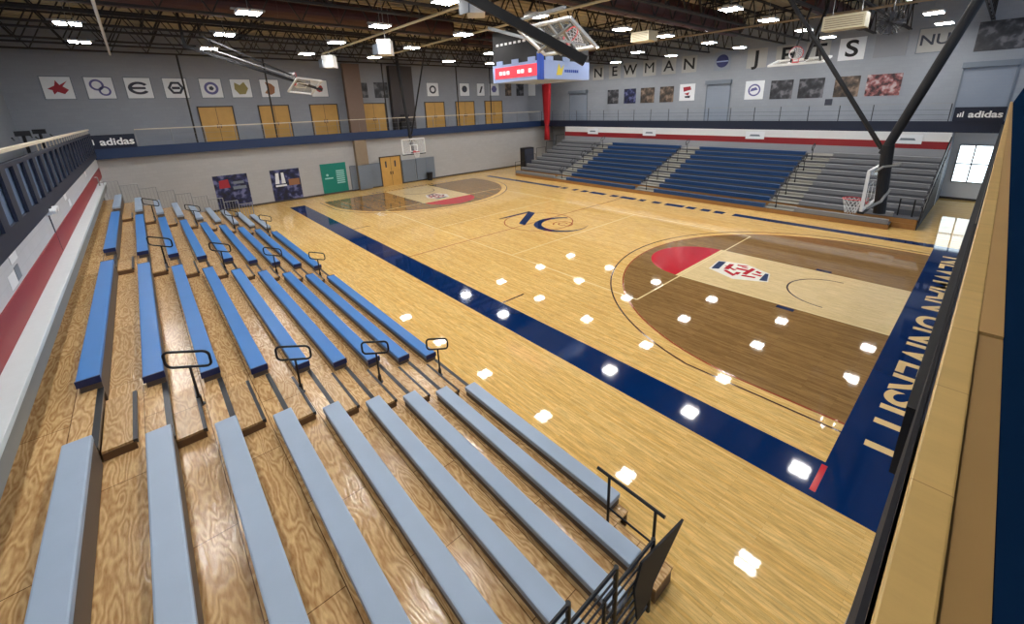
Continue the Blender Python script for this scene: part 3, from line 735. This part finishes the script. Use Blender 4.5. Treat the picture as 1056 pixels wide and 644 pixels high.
b = MB(); b.ring(0, 0, .32, .42, .03, .038, n=28); b.build('emblem', M_purple, t); shape(t, 'emblem_core', M_purple, [[(-.3, -.1), (.25, .02), (.1, .2), (-.2, .12)]])
for a, c, mt, lb in [(4.06, 5.45, P_dark, 'dark action photograph right of the ring banner'), (5.8, 7.26, P_dark, 'dark team photograph, middle of the right-hand photo row'),
                     (7.82, 9.12, P_brn, 'brown and violet action photograph behind the hoop brace'), (9.45, 11.1, P_red, 'wide team photograph in red jerseys, rightmost of the row')]:
    sign('opp', 'wall_photo', lb, 'photograph', a, c, 5.85, 7.1, mt, 'photographs on the opposite wall')
sign('opp', 'wall_plaque', 'small dark plaque below the brown and violet photograph', 'plaque', 7.45, 7.85, 5.35, 5.75, M_dk)
# shutters
def shutter(lb, u0, u1, z0, z1):
    f, rot = WALLS['opp']; t = thing('roller_shutter', lb, 'shutter', f((u0+u1)/2, 0, .01), rot); w_ = (u1-u0)/2
    b = MB()
    n = int((z1-z0)/.16)
    for i in range(n): z = z0+(z1-z0)*i/n; b.box(-w_, w_, z+.008, z+(z1-z0)/n, 0, .03)
    b.build('curtain', M_shut, t); MB().box(-w_-.1, w_+.1, z1, z1+.28, 0, .25).build('roller_box', M_pad, t)
    MB().box(-w_-.06, -w_, z0, z1, 0, .07).build('guide', M_pad, t); MB().box(w_, w_+.06, z0, z1, 0, .07).build('guide', M_pad, t)
shutter('narrow grey roller shutter on the opposite wall left of the ring banner', -.5, 1.25, DECK+.02, 7.1)
shutter('wide grey roller shutter on the opposite wall at the far right', 13.6, 15.5, DECK+.02, 7.15)
shutter('grey roller shutter on the opposite wall behind the scoreboard corner', -14.8, -12.6, DECK+.02, 7.0)
# white logo plates on the red and white band, banner of sheets on near wall
for i, (u, lb) in enumerate([(-9.8, 'left'), (-3.9, 'centre-left'), (4.3, 'centre-right'), (12.2, 'right')]):
    t = sign('opplow', 'band_plate', 'small white plate on the red wall stripe, %s one above the opposite bleachers' % lb, 'plate', u-.6, u+.6, 3.25, 3.75, M_paper, 'plates on the red stripe')
    shape(t, 'print', M_pad, [[(-.35, -.06), (.35, -.06), (.28, .06), (-.28, .06)]])
for (u, z, a, h, lb) in [(5.45, 4.1-.0, .55, .0, '')]: pass
for u0, u1, z0, z1, lb in [(5.15, 5.65, 3.78, 3.97, 'white sheet taped to the near wall, upper of the nearest cluster'), (5.3, 5.6, 3.5, 3.72, 'grey printed sheet on the near wall, middle of the nearest cluster'),
                           (5.65, 6.1, 3.48, 3.7, 'white sheet on the near wall, lowest of the nearest cluster'), (-2.2, -1.75, 3.76, 3.95, 'white sheet on the near wall past the emergency lamp'),
                           (-2.7, -2.3, 3.5, 3.7, 'lower white sheet on the near wall past the emergency lamp'), (-9.6, -9.1, 3.7, 3.9, 'white sheet on the near wall closest to the far corner')]:
    sign('near', 'wall_sheet', lb, 'paper sheet', u0, u1, z0, z1, M_paper if 'grey' not in lb else M_pad, 'sheets taped to the near wall', th=.006)
el = thing('emergency_lamp', 'small white twin-head emergency lamp on the near wall with a cord below', 'lamp', (1.35, -17.0, 3.93))
MB().box(-.18, .18, 0, .09, -.05, .06).build('housing', M_paper, el)
for q in (-.2, .2): MB().bar((q, .05, .05), (q, .17, .03), .05, 12, .07).build('lamp_head', M_paper, el)
MB().bar((0, .01, -.05), (-.12, .01, -.95), .012, 6).build('cord', M_dk, el)

# ================================================================== HOOPS
def hoop_parts(t, board_M, w=1.83, h=1.07, rim_dir=1):
    """board in local XY (x across, y up), z toward the court"""
    def add(mb, name, mt, parent=t, sm=False):
        o = mb.build(name, mt, parent, sm); o.matrix_local = board_M if parent is t else Matrix.Identity(4); return o
    bd = add(MB().box(-w/2, w/2, 0, h, -.02, .02), 'backboard', M_glass)
    b = MB(); e = .07
    for q in (-1, 1): b.box(q*w/2-e/2, q*w/2+e/2, 0, h, -.035, .035)
    b.box(-w/2, w/2, h-e/2, h+e/2, -.035, .035); b.box(-w/2, w/2, -e/2, e/2, -.035, .035)
    add(b, 'board_frame', M_white, bd)
    b = MB(); a, c, g = .3, .15, .5
    b.box(-a, a, c, c+.05, .02, .03); b.box(-a, a, c+g-.05, c+g, .02, .03); b.box(-a, -a+.05, c, c+g, .02, .03); b.box(a-.05, a, c, c+g, .02, .03)
    add(b, 'target_square', M_white, bd)
    n = 28; zc = .38; rim = MB().tube([(.23*math.cos(2*PI*i/n), .15, zc+.23*math.sin(2*PI*i/n)) for i in range(n)], .014, 6, True)
    rim.box(-.1, .1, .05, .2, .02, .06); rim.bar((-.08, .13, .04), (-.12, .14, zc-.2), .012, 6); rim.bar((.08, .13, .04), (.12, .14, zc-.2), .012, 6)
    add(rim, 'rim', M_rim)
    nt = MB(); K = 12
    for i in range(K):
        for sgn in (1, -1):
            pts = []
            for j in range(6):
                f = j/5; rr = .225-.1*f; th = 2*PI*(i+sgn*j*.5)/K
                pts.append((rr*math.cos(th), .15-.42*f, zc+rr*math.sin(th)))
            nt.tube(pts, .007, 4)
    add(nt, 'net', M_net)
def BM(origin, xdir, ydir):
    x = Vector(xdir).normalized(); y = Vector(ydir).normalized(); z = x.cross(y)
    M = Matrix((x, y, z)).transposed().to_4x4(); M.translation = origin; return M
# right court hoop: mast drops from the roof behind the board
hr = thing('basketball_hoop', 'right court hoop hanging on a thick black mast in front of the grey opposite seats', 'basketball hoop', (0, 0, 0))
hoop_parts(hr, BM((13.47, 0, 2.9), (0, 1, 0), (0, 0, 1)) if False else BM((13.47, 0, 2.9), (0, -1, 0), (0, 0, 1)))
MB().bar((13.74, 0, 2.72), (13.62, 0, 4.6), .14, 14).bar((13.55, 0, 4.35), (15.58, 0, 10.95), .11, 14).build('mast', M_blackm, hr, False)
MB().bar((13.5, 0, 4.5), (10.74, 0, 8.65), .06, 10).bar((10.74, 0, 8.65), (9.2, 0, 10.95), .06, 10).build('brace', M_blackm, hr)
b = MB(); b.tube([(13.5, -.35, 3.9), (13.65, -.3, 4.05), (13.95, -.15, 4.1)], .03, 8); b.tube([(13.5, .35, 3.9), (13.65, .3, 4.05), (13.95, .15, 4.1)], .03, 8)
b.tube([(13.5, -.5, 2.9), (13.75, -.2, 3.1), (13.85, 0, 3.4)], .035, 8); b.tube([(13.5, .5, 2.9), (13.75, .2, 3.1), (13.85, 0, 3.4)], .035, 8); b.build('board_bracket', M_silver, hr)
b = MB(); b.box(13.4, 13.54, -.92, .92, 2.83, 2.9); b.build('bottom_pad', M_blackm, hr)
# far court hoop
hf = thing('basketball_hoop', 'far court hoop in front of the grey wall pads under the balcony', 'basketball hoop', (0, 0, 0))
hoop_parts(hf, BM((-13.4, .2, 2.8), (0, 1, 0), (0, 0, 1)))
MB().bar((-13.6, .2, 2.7), (-13.85, .2, 4.3), .13, 12).bar((-13.8, .2, 4.1), (-14.9, .2, 10.9), .11, 12).build('mast', M_blackm, hf)
MB().bar((-13.55, .2, 4.2), (-10.6, .2, 9.6), .05, 8).build('brace', M_blackm, hf)
b = MB(); b.box(-13.47, -13.33, -.72, 1.12, 2.73, 2.8); b.build('bottom_pad', M_blackm, hf)
b = MB(); b.bar((-13.6, .2, 3.9), (-13.42, -.2, 3.5), .03, 6); b.bar((-13.6, .2, 3.9), (-13.42, .6, 3.5), .03, 6); b.build('board_bracket', M_silver, hf)
# folded middle hoop (thick arm across the scoreboard)
hm = thing('basketball_hoop', 'folded practice hoop with pale frame and thick black arm near the scoreboard', 'basketball hoop', (0, 0, 0))
hoop_parts(hm, BM((7.35, -5.85, 7.32), (-1, 0, 0), (0, -.87, .5)), 1.83, 1.15)
MB().beam((9.2, -7.4, 6.82), (6.0, -10.8, 9.4), .2, .2).beam((6.0, -10.8, 9.3), (6.0, -10.8, 10.95), .2, .2).beam((9.1, -7.5, 6.9), (7.4, -5.8, 7.4), .1, .1).build('mast', mat('deep_black', srgb(8, 8, 10), .8), hm)
b = MB()
for dx in (-.55, -.2, .2, .55): b.beam((7.35+dx, -6.85, 7.86), (7.35+dx*.5, -5.85, 7.24), .06, .05)
b.beam((6.5, -6.2, 7.35), (8.2, -6.75, 7.75), .06, .05); b.beam((8.2, -6.2, 7.35), (6.6, -6.75, 7.75), .06, .05)
b.beam((5.2, -6.9, 8.1), (6.7, -5.9, 7.55), .1, .08); b.beam((6.4, -6.9, 8.1), (8.2, -6.95, 8.12), .1, .06); b.build('lift_frame', M_silver, hm)
# folded right practice hoop
hs = thing('basketball_hoop', 'folded practice hoop with white board and raised rim before the letter panels', 'basketball hoop', (0, 0, 0))
hoop_parts(hs, BM((9.75, 4.45, 7.15), (1, 0, 0), (0, 1, .22)), 1.83, 1.1)
b = MB(); b.beam((10.0, 6.6, 9.2), (10.0, 6.6, 10.95), .1, .1); b.beam((9.9, 5.2, 7.3), (10.0, 6.6, 9.3), .1, .1); b.beam((9.5, 4.8, 7.2), (9.6, 6.0, 9.3), .06, .06); b.beam((10.4, 5.2, 7.25), (9.9, 6.3, 8.4), .06, .06); b.build('mast', M_blackm, hs)
# folded left practice hoop with long arm
hl = thing('basketball_hoop', 'folded practice hoop on a long slanting arm at upper left', 'basketball hoop', (0, 0, 0))
hoop_parts(hl, BM((-7.4, -9.0, 7.25), (1, 0, .3), (0, 1, -.12)), 1.83, 1.07)
b = MB(); b.beam((-7.6, -12.8, 8.75), (-7.3, -7.7, 7.02), .12, .12); b.beam((-7.6, -12.2, 9.2), (-7.35, -8.6, 7.5), .06, .06); b.beam((-7.6, -12.8, 8.7), (-7.6, -12.8, 10.95), .1, .1); b.beam((-7.6, -12.2, 9.15), (-7.6, -12.2, 10.95), .06, .06); b.build('mast', M_blackm, hl)
b = MB(); b.beam((-7.5, -12.0, 8.7), (-7.3, -8.9, 7.55), .05, .05); b.build('lift_strut', M_silver, hl)

# ================================================================== SCOREBOARD
sb = thing('scoreboard', 'four-sided centre-hung scoreboard with red message panel and pale sponsor band', 'scoreboard', (.1, .25, 7.05))
a = 1.62
MB().box(-a, a, -a, a, .12, 2.25).build('cabinet', M_blackm, sb)
MB().box(-a-.03, a+.03, -a-.03, a+.03, 0, .78).build('lower_band', M_paleb, sb)
for sx in (-1, 1):
    for sy in (-1, 1):
        if sx*sy < 0: MB().box(sx*a-.11, sx*a+.11, sy*a-.11, sy*a+.11, -.03, 1.1).build('corner_pillar', M_bluep, sb)
MB().box(-a+.16, a-.16, -a-.05, -a-.03, .16, .66).build('message_panel', M_ledred, sb)
for x in (-1.05, -.78, -.5, .25, .5, 1.0): MB().box(x-.09, x+.1, -a-.055, -a-.05, .32, .48).build('message_glyph', M_ledtxt, sb)
for s_, (px, py) in enumerate(((0, -1), (1, 0))):
    for q in (-1.1, 0, 1.1):
        if s_ == 0: MB().box(q-.22, q+.22, -a-.06, -a, .78, .95).build('bracket', M_paleb, sb)
        else: MB().box(a, a+.06, q-.22, q+.22, .78, .95).build('bracket', M_paleb, sb)
b = MB(); b.prism([(-.2, -.2), (.15, -.2), (.3, .25), (.1, .05), (-.05, .28)], .0, .01, Matrix(((0, 0, 1, a+.035), (1, 0, 0, -.45), (0, 1, 0, .38), (0, 0, 0, 1)))); b.build('sponsor_mark', M_yellow, sb)
b = MB()
for i in range(7): b.box(a+.03, a+.04, -.1+i*.14, -.0+i*.14, .3, .42)
b.build('sponsor_lettering', M_bluep, sb)
b = MB()
for i in range(9): b.box(-1.35+i*.31, -1.17+i*.31, -a-.006, -a, 1.62, 1.72)
b.build('digit_labels', M_wtxt, sb)
b = MB()
for sx in (-1, 1):
    for sy in (-1, 1): b.bar((sx*1.2, sy*1.2, 2.25), (sx*.9, sy*.9, 3.9), .012, 6)
b.build('hanging_cable', M_silver, sb)

# ================================================================== RED DRAPE, CABINET, MISC
dr = thing('red_drape', 'narrow red gathered drape hanging at the far opposite corner', 'drape', (-15.75, 16.75, 2.5))
b = MB(); n = 24; rows_ = []
for j, (z, r) in enumerate(((0, .34), (.9, .3), (1.5, .22), (1.9, .34), (4.5, .5), (6.2, .58))):
    rows_.append([b.bm.verts.new((r*(1+.12*math.sin(6*2*PI*i/n))*math.cos(2*PI*i/n), .18*(1+.12*math.sin(6*2*PI*i/n))*math.sin(2*PI*i/n), z)) for i in range(n)])
for A_, B_ in zip(rows_, rows_[1:]):
    for i in range(n): b.bm.faces.new((A_[i], A_[(i+1) % n], B_[(i+1) % n], B_[i]))
b.bm.faces.new(rows_[0][::-1]); b.bm.faces.new(rows_[-1]); b.build('fabric', M_red, dr, True)
MB().ring(0, 0, .2, .26, 1.46, 1.54, n=20, sy=.8).build('tie', M_crim, dr)
cb_ = thing('loudspeaker_cabinet', 'tall black loudspeaker cabinet standing at the far end of the opposite bleachers', 'loudspeaker', (-13.95, 12.2, 0))
MB().box(-.3, .3, -.62, .62, .08, 2.2).bevel(.02).build('cabinet', M_blackm, cb_)
MB().box(-.31, -.3, -.55, .55, .2, 2.1).box(.3, .32, -.55, .55, .2, 2.1).build('grille', M_dk, cb_)
b = MB()
for sx in (-.2, .2):
    for sy in (-.5, .5): b.bar((sx-.03, sy, .04), (sx+.03, sy, .04), .04, 10)
b.build('castor', M_black, cb_)
def machine(x, y, lb):
    t = thing('exercise_machine', lb, 'exercise machine', (x, y, DECK))
    MB().box(-.5, .5, -.25, .25, .02, .14).build('base', M_black, t); MB().bar((.3, 0, .1), (.38, 0, 1.2), .05, 10).build('mast', M_black, t)
    MB().box(.3, .44, -.2, .2, 1.15, 1.34).build('console', M_blackm, t)
    b = MB(); b.bar((.36, -.3, 1.1), (-.05, -.32, 1.0), .025, 8); b.bar((.36, .3, 1.1), (-.05, .32, 1.0), .025, 8); b.build('handle', M_black, t)
machine(-12.7, -18.2, 'black exercise machine behind the near balcony rail, the one nearer the far corner')
machine(-9.2, -18.25, 'black exercise machine behind the near balcony rail, the one nearer the camera')
ec = thing('equipment_cart', 'black equipment cart with screen standing on the far balcony before the grey pier', 'cart', (-17.6, 1.85, DECK))
MB().box(-.25, .25, -.45, .45, .1, .75).bevel(.02).build('cabinet', M_blackm, ec); MB().box(-.04, .04, -.4, .4, .8, 1.3).build('screen', M_black, ec)
MB().bar((0, 0, .7), (0, 0, .9), .03).build('screen_post', M_black, ec); b = MB()
for sx in (-.18, .18):
    for sy in (-.38, .38): b.bar((sx-.02, sy, .05), (sx+.02, sy, .05), .05, 10)
b.build('castor', M_black, ec)

# ================================================================== CEILING
LX = [-11.92, -7.01, -2.03, 2.88, 7.81, 12.66]; LY = [-16.05, -11.4, -6.77, -2.69, 2.86, 6.74, 11.72, 16.15]; LZ = 9.2
colw = ['first', 'second', 'third', 'fourth', 'fifth', 'sixth']
roww = ['along the near wall', 'above the near bleachers', 'above the near sideline', 'just before the scoreboard', 'just beyond the scoreboard', 'above the opposite sideline', 'above the opposite bleachers', 'along the opposite wall']
def make_lamp():
    t = thing('high_bay_light', '', 'ceiling light', (0, 0, LZ), group='twin high-bay lights under the roof')
    for s in (-1, 1):
        h = MB().box(-.33, .33, s*.19-.17, s*.19+.17, .012, .09).build('housing', M_white, t)
        MB().box(-.30, .30, s*.19-.14, s*.19+.14, 0, .012).build('diffuser', M_lamp, h)
    b = MB(); b.box(-.1, .1, -.5, .5, .09, .13); b.bar((0, 0, .13), (0, 0, 1.75), .01, 6); b.build('hanger', M_silver, t)
    return t
L0 = make_lamp(); first = True
for i, x in enumerate(LX):
    for j, y in enumerate(LY):
        o = L0 if first else dup(L0); first = False
        o.location = (x, y, LZ)
        o['label'] = 'twin high-bay light, %s from the far wall, row %s' % (colw[i], roww[j])
# trusses along Y
def make_truss():
    t = thing('roof_truss', '', 'truss', (0, 0, 0), group='roof trusses')
    zb, zt = 9.45, 10.75
    b = MB()
    for dx in (-.05, .05): b.beam((dx, -19.6, zt), (dx, 19.2, zt), .05, .08)
    b.build('top_chord', M_truss, t)
    b = MB()
    for dx in (-.05, .05): b.beam((dx, -19.6, zb), (dx, 19.2, zb), .05, .08)
    b.build('bottom_chord', M_truss, t)
    b = MB(); n = 26; d = 38.8/n
    for k in range(n):
        y = -19.6+k*d; b.beam((0, y, zb), (0, y+d/2, zt), .045, .045); b.beam((0, y+d/2, zt), (0, y+d, zb), .045, .045)
    b.build('web', M_truss, t); return t
T0 = make_truss(); TX = [-17.2, -14.6, -13.1, -10.0, -8.5, -5.9, -4.0, -.6, 1.2, 4.6, 6.0, 9.4, 11.0, 14.2]
ords = ['first', 'second', 'third', 'fourth', 'fifth', 'sixth', 'seventh', 'eighth', 'ninth', 'tenth', 'eleventh', 'twelfth', 'thirteenth', 'last']
for i, x in enumerate(TX):
    o = T0 if i == 0 else dup(T0); o.location = (x, 0, 0); o['label'] = 'dark zigzag roof truss spanning the gym, %s counted from the far wall' % ords[i]
# cross joists along X
for i, (y, lb) in enumerate([(-13.6, 'over the near bleachers'), (-8.8, 'over the near sideline'), (-1.3, 'over the scoreboard'), (9.2, 'over the opposite sideline'), (14.2, 'over the opposite bleachers')]):
    t = thing('bridging_joist', 'dark bridging joist running lengthwise %s' % lb, 'joist', (0, y, 0), group='lengthwise joists')
    b = MB(); b.beam((-18.5, 0, 10.66), (18.5, 0, 10.66), .05, .07); b.beam((-18.5, 0, 10.88), (18.5, 0, 10.88), .05, .07); b.build('chord', M_truss, t)
    b = MB()
    for k in range(24): x = -18.5+k*1.54; b.beam((x, 0, 10.66), (x+.77, 0, 10.88), .04, .04); b.beam((x+.77, 0, 10.88), (x+1.54, 0, 10.66), .04, .04)
    b.build('web', M_truss, t)
# roof deck corrugation
b = MB()
for i in range(60): x = -18.3+i*.62; b.box(x, x+.25, -19.6, 19.2, 10.93, 11.0)
o = b.build('deck_rib', M_deckc, ceil)
# ducts
for x, y0, y1, z, r, lb in [(-5.0, -19.5, -1.5, 10.05, .5, 'maroon round duct over the far half of the court, near side'), (-6.4, .5, 12, 9.9, .45, 'maroon round duct behind the scoreboard'),
                            (4.0, -3.5, 12.5, 10.02, .55, 'maroon round duct crossing right of the scoreboard'), (9.0, 8, 18, 9.95, .4, 'maroon round duct above the right-hand letter panels')]:
    t = thing('air_duct', lb, 'duct', (x, 0, z))
    MB().bar((0, y0, 0), (0, y1, 0), r, 24).build('pipe', M_maroon, t, False)
    for k in range(int((y1-y0)/2.4)+1):
        y = y0+.1+k*2.4
        if y < y1-.1: MB().bar((0, y-.04, 0), (0, y+.04, 0), r+.02, 24).build('collar', M_maroon, t)
    b = MB(); b.bar((0, y0+1, r), (0, y0+1, 10.92-z), .01, 6); b.bar((0, y1-1, r), (0, y1-1, 10.92-z), .01, 6); b.build('strap', M_silver, t)
# conduits
for i, (p, q, r, mt, lb) in enumerate([((2, -15.2, 9.33), (-17.5, -15.2, 9.33), .05, M_white, 'white sprinkler pipe running lengthwise at upper left'), ((9, -5.7, 9.33), (-12.5, -5.7, 9.33), .05, M_cream, 'cream pipe running lengthwise before the scoreboard'),
                                      ((14, -2.1, 9.33), (-14, -2.1, 9.33), .05, M_cream, 'cream pipe running lengthwise just short of the scoreboard'), ((14, 8.6, 9.33), (-8, 8.6, 9.33), .05, M_coll, 'tan pipe running lengthwise over the opposite sideline')]):
    t = thing('ceiling_pipe', lb, 'pipe', (0, 0, 0)); MB().bar(p, q, r, 8).build('pipe', mt, t)
    b = MB(); k = 0; x = min(p[0], q[0])+1
    while x < max(p[0], q[0]):
        if min(abs(x-d) for d in (-5, -6.4, 4, 9)) > .7: b.bar((x, p[1], p[2]), (x, p[1], 10.9), .008, 5)
        x += 2.7
    b.build('hanger', M_silver, t)
# unit heaters, horns, fan
def heater(x, y, z, w_, d, h, lb, mt=M_cream):
    t = thing('unit_heater', lb, 'heater', (x, y, z)); MB().box(-w_/2, w_/2, -d/2, d/2, 0, h).bevel(.03).build('casing', mt, t)
    b = MB()
    for k in range(5): b.box(-w_/2-.02, -w_/2+.01, -d/2+.08, d/2-.08, h*(.15+.15*k), h*(.2+.15*k))
    for k in range(5): b.box(-w_/2+.08, w_/2-.08, -d/2-.02, -d/2+.01, h*(.15+.15*k), h*(.2+.15*k))
    b.build('louvre', M_coll, t)
    b = MB(); b.bar((-w_/3, 0, h), (-w_/3, 0, 10.98-z), .012, 6); b.bar((w_/3, 0, h), (w_/3, 0, 10.98-z), .012, 6); b.build('hanger', M_silver, t)
heater(3.1, 4.4, 8.75, 1.0, .8, .45, 'cream unit heater box hanging right of the scoreboard')
heater(11.0, 5.2, 8.25, 1.3, .6, .5, 'cream box heater beside the round fan at upper right')
def horn(x, y, z, lb):
    t = thing('loudspeaker_horn', lb, 'loudspeaker', (x, y, z))
    b = MB(); b.prism([(-.42, -.3), (.42, -.3), (.3, .3), (-.3, .3)], -.3, .25, Matrix(((.8, 0, .6, 0), (-.6, 0, .8, 0), (0, 1, 0, 0), (0, 0, 0, 1)))); b.build('cabinet', M_white, t)
    MB().box(-.25, .25, -.5, -.45, -.3, .1).build('grille', M_pad, t); MB().bar((0, 0, .3), (0, 0, 10.97-z), .015, 6).build('hanger', M_silver, t)
horn(-2.9, -6.2, 8.55, 'white loudspeaker cabinet hanging below the cream pipe')
horn(-8.8, -6.6, 8.5, 'white loudspeaker cabinet hanging further back at upper left')
horn(3.9, -6.3, 9.0, 'white loudspeaker cabinet beside the thick black hoop arm')
fan = thing('caged_fan', 'round black caged fan hanging beside the cream box at upper right', 'fan', (12.25, 5.6, 8.35))
b = MB()
for k in range(12):
    t_ = PI*k/12; b.tube([(.42*math.cos(q)*math.cos(t_), .22*math.sin(q), .42*math.cos(q)*math.sin(t_)) for q in [2*PI*i/20 for i in range(20)]], .008, 4, True)
for r in (.15, .28, .4): b.tube([(r*math.cos(q), -.15, r*math.sin(q)) for q in [2*PI*i/24 for i in range(24)]], .008, 4, True)
b.build('cage', M_black, fan)
b = MB(); 
for k in range(4):
    q = PI/2*k; b.prism([(.05, -.04), (.33, -.11), (.35, .07), (.05, .04)], -.01, .01, Matrix.Rotation(q, 4, 'Y') @ Matrix.Rotation(PI/2, 4, 'X'))
b.build('blade', M_dk, fan); MB().bar((0, 0, .42), (0, 0, 2.5), .02, 6).build('hanger', M_black, fan)
# hanging cables on the far side (dark drop cables in front of the upper far wall)
for i, (y, lb) in enumerate([(-12.35, 'left of the first oak doors'), (-7.95, 'left of the third oak doors'), (.1, 'between column and grey pier'), (6.9, 'right of the grey pier'), (10.6, 'left of the scoreboard')]):
    t = thing('support_post', 'thin dark vertical post on the far balcony, %s' % lb, 'post', (-17.08, y, DECK), group='thin posts on the far balcony')
    MB().bar((0, 0, 0), (0, 0, 5.1), .05, 8).build('shaft', M_truss, t); MB().box(-.08, .08, -.08, .08, 0, .02).build('foot_plate', M_truss, t)
